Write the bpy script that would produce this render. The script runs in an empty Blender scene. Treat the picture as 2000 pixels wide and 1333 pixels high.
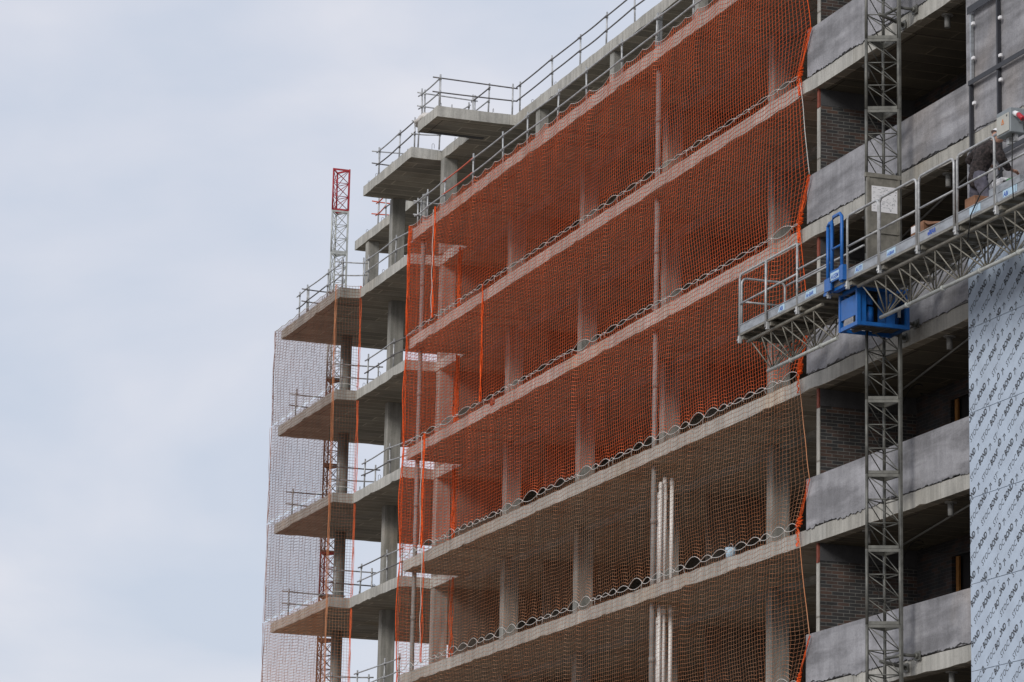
import bpy, bmesh, math, random
from math import sin, cos, pi, radians, sqrt
from mathutils import Vector, Matrix, noise
random.seed(7)
# ------------------------------------------------------------------ camera
SC = bpy.context.scene
COL = SC.collection
cam_d = bpy.data.cameras.new("camera")
cam = bpy.data.objects.new("camera", cam_d)
COL.objects.link(cam)
YAW, PIT, ROL = radians(19.19623), radians(12.61007), radians(1.264578)
fw = Vector((-cos(YAW)*cos(PIT), sin(YAW)*cos(PIT), sin(PIT)))
rt = fw.cross(Vector((0, 0, 1))).normalized()
up = rt.cross(fw)
r2 = cos(ROL)*rt + sin(ROL)*up
u2 = -sin(ROL)*rt + cos(ROL)*up
cam.matrix_world = Matrix(((r2.x, u2.x, -fw.x, 0), (r2.y, u2.y, -fw.y, 0), (r2.z, u2.z, -fw.z, 0), (0, 0, 0, 1)))
cam_d.sensor_width = 36.0
cam_d.lens = 6603.6*36/2000
cam_d.clip_start = 0.5
cam_d.clip_end = 5000
SC.camera = cam
# ------------------------------------------------------------------ world, sun, exposure
SUN_EL, SUN_AZ = radians(27), radians(-52)      # soft sun through cloud, from in front of the facade
world = bpy.data.worlds.new("World")
SC.world = world
world.use_nodes = True
W = world.node_tree
for n in list(W.nodes): W.nodes.remove(n)
def wn(t, **k):
    n = W.nodes.new(t)
    for a, b in k.items(): setattr(n, a, b)
    return n
wo = wn('ShaderNodeOutputWorld')
sky = wn('ShaderNodeTexSky', sky_type='NISHITA', sun_disc=False, sun_elevation=SUN_EL, sun_rotation=radians(90)-SUN_AZ)
sky.air_density = 1.0; sky.dust_density = 2.0
bg1 = wn('ShaderNodeBackground'); bg1.inputs['Strength'].default_value = 0.09
W.links.new(sky.outputs[0], bg1.inputs['Color'])
tc = wn('ShaderNodeTexCoord')
mp = wn('ShaderNodeMapping'); mp.inputs['Scale'].default_value = (5.5, 5.5, 11.0); mp.inputs['Location'].default_value = (0.4, 1.7, 0.55)
W.links.new(tc.outputs['Generated'], mp.inputs['Vector'])
nz = wn('ShaderNodeTexNoise'); nz.inputs['Scale'].default_value = 1.5; nz.inputs['Detail'].default_value = 7; nz.inputs['Roughness'].default_value = 0.45; nz.inputs['Distortion'].default_value = 0.25
W.links.new(mp.outputs[0], nz.inputs['Vector'])
cr = wn('ShaderNodeValToRGB')
e = cr.color_ramp.elements
e[0].position = 0.34; e[0].color = (0.63, 0.69, 0.81, 1)
e[1].position = 0.62; e[1].color = (0.84, 0.84, 0.90, 1)
m = e.new(0.48); m.color = (0.725, 0.755, 0.85, 1)
W.links.new(nz.outputs['Fac'], cr.inputs[0])
bg2 = wn('ShaderNodeBackground'); bg2.inputs['Strength'].default_value = 1.0
W.links.new(cr.outputs[0], bg2.inputs['Color'])
mx = wn('ShaderNodeMixShader'); mx.inputs[0].default_value = 0.88
W.links.new(bg1.outputs[0], mx.inputs[1]); W.links.new(bg2.outputs[0], mx.inputs[2]); W.links.new(mx.outputs[0], wo.inputs[0])
sd = bpy.data.lights.new("sun", 'SUN'); sd.energy = 1.7; sd.angle = radians(18); sd.color = (1.0, 0.96, 0.9)
sun = bpy.data.objects.new("sun", sd); COL.objects.link(sun)
sdir = Vector((cos(SUN_EL)*cos(SUN_AZ), cos(SUN_EL)*sin(SUN_AZ), sin(SUN_EL)))
sun.rotation_euler = sdir.to_track_quat('Z', 'Y').to_euler(); sun.location = (0, 0, 80)
SC.view_settings.view_transform = 'Standard'; SC.view_settings.look = 'None'
SC.view_settings.exposure = 0.0; SC.view_settings.gamma = 1.0
# ------------------------------------------------------------------ materials
def newmat(name):
    m = bpy.data.materials.new(name); m.use_nodes = True
    nt = m.node_tree; b = nt.nodes['Principled BSDF']
    return m, nt, b
def nd(nt, t, ins=None, **k):
    n = nt.nodes.new(t)
    for a, b in k.items(): setattr(n, a, b)
    if ins:
        for a, b in ins.items(): n.inputs[a].default_value = b
    return n
def ramp(nt, stops):
    r = nt.nodes.new('ShaderNodeValToRGB'); el = r.color_ramp.elements
    while len(el) > 1: el.remove(el[-1])
    el[0].position = stops[0][0]; el[0].color = (*stops[0][1], 1)
    for p, c in stops[1:]:
        x = el.new(p); x.color = (*c, 1)
    return r
def posn(nt, scale=(1, 1, 1), loc=(0, 0, 0)):
    g = nd(nt, 'ShaderNodeNewGeometry'); mpp = nd(nt, 'ShaderNodeMapping')
    mpp.inputs['Scale'].default_value = scale; mpp.inputs['Location'].default_value = loc
    nt.links.new(g.outputs['Position'], mpp.inputs['Vector'])
    return mpp.outputs[0]
def mul(nt, a, b, fac=1.0, mode='MULTIPLY'):
    x = nd(nt, 'ShaderNodeMix', data_type='RGBA', blend_type=mode)
    x.inputs[0].default_value = fac
    nt.links.new(a, x.inputs[6]); nt.links.new(b, x.inputs[7])
    return x.outputs[2]
def concrete(name, c0, c1, rough=0.9, streak=0.35, scale=1.0, soffit=False, bump=0.25, stain=0.5, joints=False, damp=0.0):
    m, nt, b = newmat(name)
    n1 = nd(nt, 'ShaderNodeTexNoise', {'Scale': 0.9*scale, 'Detail': 7, 'Roughness': 0.65}); nt.links.new(posn(nt), n1.inputs['Vector'])
    r1 = ramp(nt, [(0.3, c0), (0.7, c1)]); nt.links.new(n1.outputs['Fac'], r1.inputs[0])
    n2 = nd(nt, 'ShaderNodeTexNoise', {'Scale': 1.0, 'Detail': 4, 'Roughness': 0.6}); nt.links.new(posn(nt, (7, 7, 0.6)), n2.inputs['Vector'])
    r2_ = ramp(nt, [(0.38, (1-streak,)*3), (0.62, (1, 1, 1))]); nt.links.new(n2.outputs['Fac'], r2_.inputs[0])
    col = mul(nt, r1.outputs[0], r2_.outputs[0])
    n3 = nd(nt, 'ShaderNodeTexNoise', {'Scale': 26.0, 'Detail': 5, 'Roughness': 0.7}); nt.links.new(posn(nt), n3.inputs['Vector'])
    r3 = ramp(nt, [(0.33, (0.62, 0.62, 0.60)), (0.5, (1, 1, 1)), (0.75, (1.0, 1.0, 1.0))]); nt.links.new(n3.outputs['Fac'], r3.inputs[0])
    col = mul(nt, col, r3.outputs[0], stain)
    n4 = nd(nt, 'ShaderNodeTexNoise', {'Scale': 0.33, 'Detail': 3, 'Roughness': 0.5}); nt.links.new(posn(nt, loc=(3, 5, 1)), n4.inputs['Vector'])
    r4 = ramp(nt, [(0.60, (1, 1, 1)), (0.72, (1.0, 0.86, 0.70))]); nt.links.new(n4.outputs['Fac'], r4.inputs[0])
    col = mul(nt, col, r4.outputs[0], 0.6)
    h = n3.outputs['Fac']
    if damp:
        n6 = nd(nt, 'ShaderNodeTexNoise', {'Scale': 1.0, 'Detail': 4, 'Roughness': 0.55, 'Distortion': 0.3}); nt.links.new(posn(nt, (0.45, 1, 2.6), (2, 0, 4)), n6.inputs['Vector'])
        r6 = ramp(nt, [(0.40, (1-damp,)*3), (0.56, (1, 1, 1))]); nt.links.new(n6.outputs['Fac'], r6.inputs[0]); col = mul(nt, col, r6.outputs[0])
    if soffit:
        g = nd(nt, 'ShaderNodeNewGeometry'); sp = nd(nt, 'ShaderNodeSeparateXYZ'); nt.links.new(g.outputs['Position'], sp.inputs[0])
        cb = nd(nt, 'ShaderNodeCombineXYZ'); nt.links.new(sp.outputs['Y'], cb.inputs['X']); nt.links.new(sp.outputs['X'], cb.inputs['Y'])
        br = nd(nt, 'ShaderNodeTexBrick', {'Scale': 1.0, 'Mortar Size': 0.02, 'Mortar Smooth': 0.2, 'Bias': 0.0, 'Brick Width': 2.0, 'Row Height': 0.5,
             'Color1': (0.70, 0.70, 0.70, 1), 'Color2': (1.08, 1.05, 1.0, 1), 'Mortar': (1.7, 1.65, 1.6, 1)})
        nt.links.new(cb.outputs[0], br.inputs['Vector'])
        n5 = nd(nt, 'ShaderNodeTexNoise', {'Scale': 0.8, 'Detail': 2}); nt.links.new(posn(nt, loc=(9, 2, 0)), n5.inputs['Vector'])
        r5 = ramp(nt, [(0.38, (0.25,)*3), (0.5, (1, 1, 1))]); nt.links.new(n5.outputs['Fac'], r5.inputs[0])
        x = nd(nt, 'ShaderNodeMix', data_type='RGBA', blend_type='MULTIPLY'); nt.links.new(r5.outputs[0], x.inputs[0])
        nt.links.new(col, x.inputs[6]); nt.links.new(br.outputs['Color'], x.inputs[7]); col = x.outputs[2]
        br2 = nd(nt, 'ShaderNodeTexBrick', {'Scale': 1.0, 'Mortar Size': 0.02, 'Mortar Smooth': 0.3, 'Brick Width': 5.6, 'Row Height': 1.62,
             'Color1': (1, 1, 1, 1), 'Color2': (0.93, 0.92, 0.90, 1), 'Mortar': (0.30, 0.28, 0.26, 1)}); br2.offset = 0.37
        mpp = nd(nt, 'ShaderNodeMapping'); mpp.inputs['Location'].default_value = (0.7, 0.33, 0); nt.links.new(cb.outputs[0], mpp.inputs['Vector']); nt.links.new(mpp.outputs[0], br2.inputs['Vector'])
        col = mul(nt, col, br2.outputs['Color'], 0.8)
    if joints:
        g = nd(nt, 'ShaderNodeNewGeometry'); sp = nd(nt, 'ShaderNodeSeparateXYZ'); nt.links.new(g.outputs['Position'], sp.inputs[0])
        ad = nd(nt, 'ShaderNodeMath', operation='ADD'); nt.links.new(sp.outputs['X'], ad.inputs[0]); nt.links.new(sp.outputs['Y'], ad.inputs[1])
        zz = nd(nt, 'ShaderNodeMath', operation='MULTIPLY'); zz.inputs[1].default_value = 1/3.07; nt.links.new(sp.outputs['Z'], zz.inputs[0])
        cb = nd(nt, 'ShaderNodeCombineXYZ'); nt.links.new(ad.outputs[0], cb.inputs['X']); nt.links.new(zz.outputs[0], cb.inputs['Y'])
        br = nd(nt, 'ShaderNodeTexBrick', {'Scale': 1.0, 'Mortar Size': 0.008, 'Mortar Smooth': 0.4, 'Brick Width': 2.45, 'Row Height': 1.0, 'Color1': (1, 1, 1, 1), 'Color2': (0.87, 0.86, 0.84, 1), 'Mortar': (0.5, 0.48, 0.45, 1)})
        nt.links.new(cb.outputs[0], br.inputs['Vector']); col = mul(nt, col, br.outputs['Color'])
    nt.links.new(col, b.inputs['Base Color'])
    b.inputs['Roughness'].default_value = rough; b.inputs['Specular IOR Level'].default_value = 0.25
    bp = nd(nt, 'ShaderNodeBump', {'Strength': bump, 'Distance': 0.02}); nt.links.new(h, bp.inputs['Height']); nt.links.new(bp.outputs[0], b.inputs['Normal'])
    return m
def plain(name, c, rough=0.6, metal=0.0, var=0.25, scale=14.0, spec=0.4, c2=None, stretch=(1, 1, 1), bump=0.0):
    m, nt, b = newmat(name)
    n1 = nd(nt, 'ShaderNodeTexNoise', {'Scale': scale, 'Detail': 5, 'Roughness': 0.6}); nt.links.new(posn(nt, stretch), n1.inputs['Vector'])
    c2 = c2 or tuple(x*(1-var) for x in c)
    r1 = ramp(nt, [(0.35, c2), (0.62, c)]); nt.links.new(n1.outputs['Fac'], r1.inputs[0])
    nt.links.new(r1.outputs[0], b.inputs['Base Color'])
    b.inputs['Roughness'].default_value = rough; b.inputs['Metallic'].default_value = metal; b.inputs['Specular IOR Level'].default_value = spec
    if bump:
        bp = nd(nt, 'ShaderNodeBump', {'Strength': bump, 'Distance': 0.01}); nt.links.new(n1.outputs['Fac'], bp.inputs['Height']); nt.links.new(bp.outputs[0], b.inputs['Normal'])
    return m
def brickmat(name, axis, c1, c2, mortar, bw=0.25, rh=0.068, extra=None):
    m, nt, b = newmat(name)
    g = nd(nt, 'ShaderNodeNewGeometry'); sp = nd(nt, 'ShaderNodeSeparateXYZ'); nt.links.new(g.outputs['Position'], sp.inputs[0])
    cb = nd(nt, 'ShaderNodeCombineXYZ'); nt.links.new(sp.outputs[axis], cb.inputs['X']); nt.links.new(sp.outputs['Z'], cb.inputs['Y'])
    br = nd(nt, 'ShaderNodeTexBrick', {'Scale': 1.0, 'Mortar Size': 0.006, 'Mortar Smooth': 0.3, 'Bias': -0.35, 'Brick Width': bw, 'Row Height': rh,
         'Color1': (*c1, 1), 'Color2': (*c2, 1), 'Mortar': (*mortar, 1)})
    nt.links.new(cb.outputs[0], br.inputs['Vector'])
    n1 = nd(nt, 'ShaderNodeTexNoise', {'Scale': 3.0, 'Detail': 5}); nt.links.new(posn(nt), n1.inputs['Vector'])
    r1 = ramp(nt, [(0.3, (0.6,)*3), (0.7, (1.15,)*3)]); nt.links.new(n1.outputs['Fac'], r1.inputs[0])
    nt.links.new(mul(nt, br.outputs['Color'], r1.outputs[0]), b.inputs['Base Color'])
    b.inputs['Roughness'].default_value = 0.85
    bp = nd(nt, 'ShaderNodeBump', {'Strength': 0.5, 'Distance': 0.01}); bp.invert = True
    nt.links.new(br.outputs['Fac'], bp.inputs['Height']); nt.links.new(bp.outputs[0], b.inputs['Normal'])
    return m
M = {}
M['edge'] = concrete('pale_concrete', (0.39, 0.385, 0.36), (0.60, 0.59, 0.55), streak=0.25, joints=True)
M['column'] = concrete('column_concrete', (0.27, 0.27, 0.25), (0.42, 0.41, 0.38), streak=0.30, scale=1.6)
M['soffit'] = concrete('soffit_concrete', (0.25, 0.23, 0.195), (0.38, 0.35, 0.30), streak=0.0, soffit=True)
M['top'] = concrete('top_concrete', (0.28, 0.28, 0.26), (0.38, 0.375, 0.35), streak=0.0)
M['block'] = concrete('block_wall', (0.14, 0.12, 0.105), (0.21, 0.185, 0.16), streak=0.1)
M['render'] = concrete('grey_render', (0.24, 0.24, 0.255), (0.46, 0.46, 0.49), streak=0.12, scale=1.2, bump=0.6, stain=0.4, damp=0.35)
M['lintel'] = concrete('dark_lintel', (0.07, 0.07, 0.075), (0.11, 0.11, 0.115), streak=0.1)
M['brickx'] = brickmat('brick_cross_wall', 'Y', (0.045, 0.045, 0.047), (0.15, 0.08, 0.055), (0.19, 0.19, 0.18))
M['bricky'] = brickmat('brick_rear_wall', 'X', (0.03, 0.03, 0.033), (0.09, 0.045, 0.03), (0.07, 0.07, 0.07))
M['steel'] = plain('galvanised_steel', (0.50, 0.51, 0.52), rough=0.5, metal=0.35, var=0.35, scale=9)
M['steel_dark'] = plain('weathered_tube', (0.20, 0.19, 0.19), rough=0.6, metal=0.4, var=0.4, scale=7)
M['truss'] = plain('truss_steel', (0.30, 0.285, 0.245), rough=0.55, metal=0.4, var=0.35, scale=6)
M['mast'] = plain('mast_steel', (0.17, 0.17, 0.155), rough=0.55, metal=0.4, var=0.4, scale=6)
M['mast_pale'] = plain('pale_mast_steel', (0.50, 0.52, 0.50), rough=0.5, metal=0.2, var=0.25, scale=8)
M['rust'] = plain('rusty_mast_steel', (0.24, 0.10, 0.07), rough=0.7, c2=(0.12, 0.08, 0.07), scale=6)
M['primer'] = plain('red_primer', (0.26, 0.07, 0.045), rough=0.8, var=0.5, scale=8)
M['soffit_shaded'] = concrete('shaded_terrace_ceiling', (0.10, 0.088, 0.068), (0.16, 0.142, 0.11), streak=0.0, soffit=True)  # brown ceiling tone darkened to carry the shade of the terrace bays
M['red'] = plain('red_paint', (0.42, 0.035, 0.045), rough=0.45, var=0.4, scale=8)
M['redrail'] = plain('orange_red_rail', (0.62, 0.11, 0.05), rough=0.5, var=0.2)
M['alu'] = plain('aluminium_plank', (0.40, 0.42, 0.44), rough=0.42, metal=0.5, var=0.3, scale=5, stretch=(1, 1, 3))
M['blue'] = plain('blue_paint', (0.010, 0.125, 0.44), rough=0.42, var=0.22, scale=6, spec=0.5)
M['blue_shaded'] = plain('shaded_blue_paint', (0.01, 0.08, 0.26), rough=0.55, var=0.5, scale=9)  # darker copy of the blue, shade coloured into the carriage's far parts
M['black'] = plain('dark_rail_paint', (0.035, 0.037, 0.045), rough=0.5, var=0.2)
M['cable'] = plain('black_cable', (0.02, 0.02, 0.02), rough=0.6)
M['dark'] = plain('machine_dark', (0.03, 0.03, 0.03), rough=0.6, c2=(0.07, 0.055, 0.04), scale=20)
M['net'] = plain('orange_net_cord', (1.0, 0.20, 0.068), rough=0.7, var=0.2, scale=1.3, spec=0.2)
M['netbright'] = plain('gathered_orange_net', (0.95, 0.13, 0.02), rough=0.7, var=0.4, scale=18, spec=0.2)
M['netdull'] = plain('weathered_net_cord', (0.64, 0.33, 0.19), rough=0.8, c2=(0.60, 0.23, 0.10), scale=0.8, spec=0.2)
M['netgrey'] = plain('faded_net_cord', (0.40, 0.185, 0.115), rough=0.8, var=0.3, scale=1, spec=0.2)
M['rope'] = plain('pale_rope', (0.66, 0.63, 0.60), rough=0.8, var=0.25, scale=30, spec=0.2)
M['pvc'] = plain('white_pipe', (0.92, 0.90, 0.88), rough=0.4, var=0.08, scale=3)
M['greypipe'] = plain('grey_pipe', (0.27, 0.27, 0.26), rough=0.5, var=0.25, scale=4)
M['card'] = plain('cardboard', (0.30, 0.155, 0.09), rough=0.85, var=0.2)
M['paper'] = plain('white_paper', (0.80, 0.80, 0.82), rough=0.7, var=0.06)
M['ink'] = plain('black_ink', (0.03, 0.03, 0.035), rough=0.6, var=0.1)
M['blueink'] = plain('blue_ink', (0.03, 0.10, 0.50), rough=0.6, var=0.1)
M['paleblue'] = plain('pale_blue_label', (0.48, 0.66, 0.80), rough=0.6, var=0.15)
M['cabinet'] = plain('cabinet_paint', (0.46, 0.46, 0.42), rough=0.5, var=0.12, scale=6)
M['cabgrey'] = plain('cabinet_grey', (0.24, 0.27, 0.29), rough=0.5, var=0.15, scale=6)
M['orange'] = plain('orange_sign', (0.75, 0.24, 0.05), rough=0.6)
M['redplug'] = plain('red_plug', (0.55, 0.03, 0.05), rough=0.45)
M['jacket'] = plain('camouflage_cloth', (0.05, 0.038, 0.038), rough=0.9, scale=20, c2=(0.006, 0.006, 0.006), bump=0.4)
M['trousers'] = plain('grey_cloth', (0.13, 0.125, 0.16), rough=0.9, scale=9, var=0.3)
M['skin'] = plain('skin', (0.45, 0.26, 0.19), rough=0.6, var=0.1)
M['helmet'] = plain('helmet_white', (0.82, 0.82, 0.84), rough=0.35, var=0.04)
M['boot'] = plain('boot_leather', (0.04, 0.03, 0.025), rough=0.7)
M['green'] = plain('green_plastic', (0.05, 0.30, 0.08), rough=0.5)
M['panel'] = plain('film_covered_panel', (0.46, 0.55, 0.67), rough=0.36, metal=0.0, c2=(0.40, 0.475, 0.58), scale=2.2, spec=0.6, bump=1.0)
M['wood'] = plain('orange_board', (0.30, 0.13, 0.03), rough=0.8)
M['glassdark'] = plain('dark_opening', (0.008, 0.008, 0.009), rough=0.4)
M['dirt'] = plain('site_ground', (0.24, 0.21, 0.175), rough=0.95, scale=0.4, var=0.4)
# ------------------------------------------------------------------ mesh builder
class MB:
    def __init__(s): s.v = []; s.f = []; s.m = []; s.sm = []
    def face(s, idx, mi=0, smooth=False): s.f.append(tuple(idx)); s.m.append(mi); s.sm.append(smooth)
    def box(s, x0, x1, y0, y1, z0, z1, mi=0):
        n = len(s.v)
        s.v += [(x0, y0, z0), (x1, y0, z0), (x1, y1, z0), (x0, y1, z0), (x0, y0, z1), (x1, y0, z1), (x1, y1, z1), (x0, y1, z1)]
        for q in ((0, 3, 2, 1), (4, 5, 6, 7), (0, 1, 5, 4), (1, 2, 6, 5), (2, 3, 7, 6), (3, 0, 4, 7)): s.face([n+i for i in q], mi)
    def cbox(s, x0, x1, y0, y1, z0, z1, c=0.01, mi=0):
        # box with chamfered edges
        bm = bmesh.new(); bmesh.ops.create_cube(bm, size=1)
        for v in bm.verts: v.co = Vector(((x0+x1)/2+v.co.x*(x1-x0), (y0+y1)/2+v.co.y*(y1-y0), (z0+z1)/2+v.co.z*(z1-z0)))
        bmesh.ops.bevel(bm, geom=bm.edges[:], offset=c, segments=1, affect='EDGES')
        s.addbm(bm, mi); bm.free()
    def addbm(s, bm, mi=0, smooth=False):
        n = len(s.v); bm.verts.index_update()
        s.v += [tuple(v.co) for v in bm.verts]
        for f in bm.faces: s.face([n+v.index for v in f.verts], mi, smooth)
    def beam(s, p, q, w, h, mi=0):
        p = Vector(p); q = Vector(q); d = (q-p).normalized()
        a = d.cross(Vector((0, 0, 1)))
        if a.length < 1e-3: a = Vector((1, 0, 0))
        a.normalize(); b = a.cross(d).normalized(); n = len(s.v)
        for o in (p, q):
            for i, j in ((-1, -1), (1, -1), (1, 1), (-1, 1)): s.v.append(tuple(o+a*(i*w/2)+b*(j*h/2)))
        for f in ((3, 2, 1, 0), (4, 5, 6, 7), (0, 1, 5, 4), (1, 2, 6, 5), (2, 3, 7, 6), (3, 0, 4, 7)): s.face([n+i for i in f], mi)
    def tube(s, pts, r, n=6, caps=True, mi=0, rs=None):
        pts = [Vector(p) for p in pts]; L = len(pts); base = len(s.v)
        ref = None
        for i, p in enumerate(pts):
            d = (pts[min(i+1, L-1)]-pts[max(i-1, 0)])
            if d.length < 1e-9: d = Vector((0, 0, 1))
            d.normalize()
            if ref is None or abs(ref.dot(d)) > 0.95: ref = Vector((0, 0, 1)) if abs(d.z) < 0.8 else Vector((1, 0, 0))
            a = d.cross(ref).normalized(); b = a.cross(d); rr = rs[i] if rs else r
            for k in range(n):
                t = 2*pi*k/n; s.v.append(tuple(p+a*(cos(t)*rr)+b*(sin(t)*rr)))
        for i in range(L-1):
            for k in range(n):
                k2 = (k+1) % n
                s.face((base+i*n+k, base+i*n+k2, base+(i+1)*n+k2, base+(i+1)*n+k), mi, n > 4)
        if caps:
            s.face([base+k for k in range(n)][::-1], mi); s.face([base+(L-1)*n+k for k in range(n)], mi)
    def build(s, name, mats, parent=None, **props):
        me = bpy.data.meshes.new(name)
        off = Vector((0, 0, 0))
        if parent is not None: off = WL.get(parent.name, Vector((0, 0, 0)))
        me.from_pydata([(x-off.x, y-off.y, z-off.z) for x, y, z in s.v], [], s.f)
        if not isinstance(mats, (list, tuple)): mats = [mats]
        for mt in mats: me.materials.append(mt)
        me.polygons.foreach_set('material_index', s.m); me.polygons.foreach_set('use_smooth', s.sm)
        me.update()
        o = bpy.data.objects.new(name, me); COL.objects.link(o)
        if parent is not None:
            o.parent = parent; WL[o.name] = off.copy()
        for a, b in props.items(): o[a] = b
        return o
WL = {}
def thing(name, label, cat, loc, group=None):
    o = bpy.data.objects.new(name, None); COL.objects.link(o); o.location = loc; o.empty_display_size = 0.3
    o['label'] = label; o['category'] = cat
    if group: o['group'] = group
    WL[o.name] = Vector(loc)
    return o
def rebase(o, loc):
    """move the origin of a top-level mesh to its base"""
    loc = Vector(loc)
    o.data.transform(Matrix.Translation(-loc)); o.location = loc
    WL[o.name] = loc.copy()
def copy_thing(src, delta, label=None):
    c = src.copy(); COL.objects.link(c); c.location = src.location+Vector(delta)
    if label: c['label'] = label
    for ch in src.children:
        d = ch.copy(); COL.objects.link(d); d.parent = c
        for g in ch.children:
            e2 = g.copy(); COL.objects.link(e2); e2.parent = d
    return c
# ------------------------------------------------------------------ ground
mb = MB(); mb.v = [(-2500, -2500, -1.7), (2500, -2500, -1.7), (2500, 2500, -1.7), (-2500, 2500, -1.7)]; mb.face((0, 1, 2, 3))
g = mb.build('ground', M['dirt'], kind='structure')
# ------------------------------------------------------------------ levels of the building
LV = {0: 26.31, 1: 23.24, 2: 20.17, 3: 17.10, 4: 14.03, 5: 10.96, 6: 7.89, 7: 4.82, 8: 1.75}
T = 0.30
BLD = thing('concrete_building', 'tall unfinished concrete apartment building with open storeys and bare grey slabs', 'building', (-75, 27, -1.7))
def ring_slab(poly, zt, zb, name, label=None, rough=1.0):
    """poly counter-clockwise seen from above; rough cast edges"""
    pts = []
    n = len(poly)
    for i in range(n):
        a = Vector(poly[i]); b = Vector(poly[(i+1) % n]); L = (b-a).length
        vis = min(a.y, b.y) < 33
        k = max(1, int(L/0.22)) if vis else 1
        for j in range(k): pts.append(a+(b-a)*(j/k))
    N = len(pts); mb = MB()
    inw = []
    for i in range(N):
        d1 = (pts[i]-pts[i-1]).normalized(); d2 = (pts[(i+1) % N]-pts[i]).normalized()
        n1 = Vector((-d1.y, d1.x)); n2 = Vector((-d2.y, d2.x)); nn = n1+n2
        nn = nn/(max(0.5, nn.dot(n1))); inw.append(nn)
    def jit(p, s): return noise.noise(Vector((p.x*1.3, p.y*1.3, s)))
    jb = [max(0, jit(p, zt*3+1))*0.05*rough+(0.03*rough if jit(p*2.1, zt+7) > 0.42 else 0) for p in pts]
    jt = [jit(p*1.7, zt*5+9)*0.018*rough for p in pts]
    jo = [jit(p*2.3, zt+17)*0.003*rough for p in pts]
    for i, p in enumerate(pts): q = p+inw[i]*jo[i]; mb.v.append((q.x, q.y, zb+jb[i]))
    for i, p in enumerate(pts): q = p+inw[i]*jo[i]; mb.v.append((q.x, q.y, zt+jt[i]))
    for i, p in enumerate(pts): q = p+inw[i]*(0.03+jb[i]*1.2); mb.v.append((q.x, q.y, zb))
    for i, p in enumerate(pts): q = p+inw[i]*0.03; mb.v.append((q.x, q.y, zt))
    for i in range(N):
        j = (i+1) % N
        mb.face((i, j, N+j, N+i), 0)
        mb.face((2*N+i, 2*N+j, j, i), 1)
        mb.face((N+i, N+j, 3*N+j, 3*N+i), 2)
    mb.face([2*N+i for i in range(N)][::-1], 1)
    mb.face([3*N+i for i in range(N)], 2)
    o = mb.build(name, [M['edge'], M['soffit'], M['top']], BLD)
    if label: o['label'] = label
    return o
XE = -44.0
low = [(-99.75, 27.1), (-93.4, 27.1), (-93.4, 27.7), (-88.6, 27.7), (-88.6, 28.6), (-86.05, 28.6), (-86.05, 27.0), (XE, 27.0), (XE, 46), (-99.75, 46)]
for k in range(1, 9): ring_slab(low, LV[k], LV[k]-T, 'floor_slab')
roof = [(-99.55, 29.33), (-93.12, 29.33), (-93.12, 27.64), (-88.45, 27.64), (-88.45, 28.55), (-85.98, 28.55), (-85.98, 27.03), (-84.25, 27.03), (-84.25, 29.28), (XE, 29.28), (XE, 46), (-99.55, 46)]
slab0 = ring_slab(roof, LV[0], LV[0]-T, 'roof_slab', 'pale stepped roof slab jutting out over the top storey')
# recess strip seen under the small roof balcony
mb = MB(); mb.box(-85.90, -85.72, 27.35, 28.9, LV[0]-T-0.012, LV[0]-T+0.02); mb.build('ceiling_groove', M['lintel'], BLD)
# dropped perimeter band behind the columns
for k in range(1, 8):
    mb = MB(); mb.box(-86.0, -60.0, 28.75, 29.02, LV[k]-T-0.09, LV[k]-T+0.01); mb.build('ceiling_beam', M['column'], BLD)
def column(x, y, zb, zt, wx=0.30, wy=0.42):
    mb = MB(); mb.cbox(x, x+wx, y, y+wy, zb, zt, 0.012); mb.build('column', M['column'], BLD)
for k in range(1, 8):
    zb, zt = LV[k+1]-0.01, LV[k]-T+0.015
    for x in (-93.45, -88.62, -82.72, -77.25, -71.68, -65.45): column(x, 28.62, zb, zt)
    mb = MB(); mb.tube([(-98.42, 28.83, zb), (-98.42, 28.83, zt)], 0.175, 18); mb.build('round_column', M['column'], BLD)
    for x, y in ((-99.5, 36), (-94, 36)): column(x, y, zb, zt)
zb, zt = LV[1]-0.01, LV[0]-T+0.015
column(-93.25, 28.52, zb, zt, 0.3, 0.40); column(-88.42, 28.52, zb, zt, 0.28, 0.42); column(-98.5, 29.37, zb, zt, 0.3, 0.36)
for x in (-82.73, -77.17, -71.6, -66.0, -60.4): column(x, 29.34, zb, zt, 0.3, 0.27)
# inner walls
for k in range(1, 8):
    zb, zt = LV[k+1]-0.01, LV[k]-T+0.01
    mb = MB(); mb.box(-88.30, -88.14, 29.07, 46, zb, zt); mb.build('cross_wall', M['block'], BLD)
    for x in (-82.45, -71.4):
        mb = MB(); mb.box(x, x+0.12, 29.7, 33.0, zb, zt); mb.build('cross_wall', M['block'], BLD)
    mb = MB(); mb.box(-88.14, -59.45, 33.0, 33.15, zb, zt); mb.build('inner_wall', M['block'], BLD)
mb = MB(); mb.box(-84.5, XE, 33.0, 33.15, LV[1]-0.01, LV[0]-T+0.01); mb.build('inner_wall', M['block'], BLD)
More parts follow.
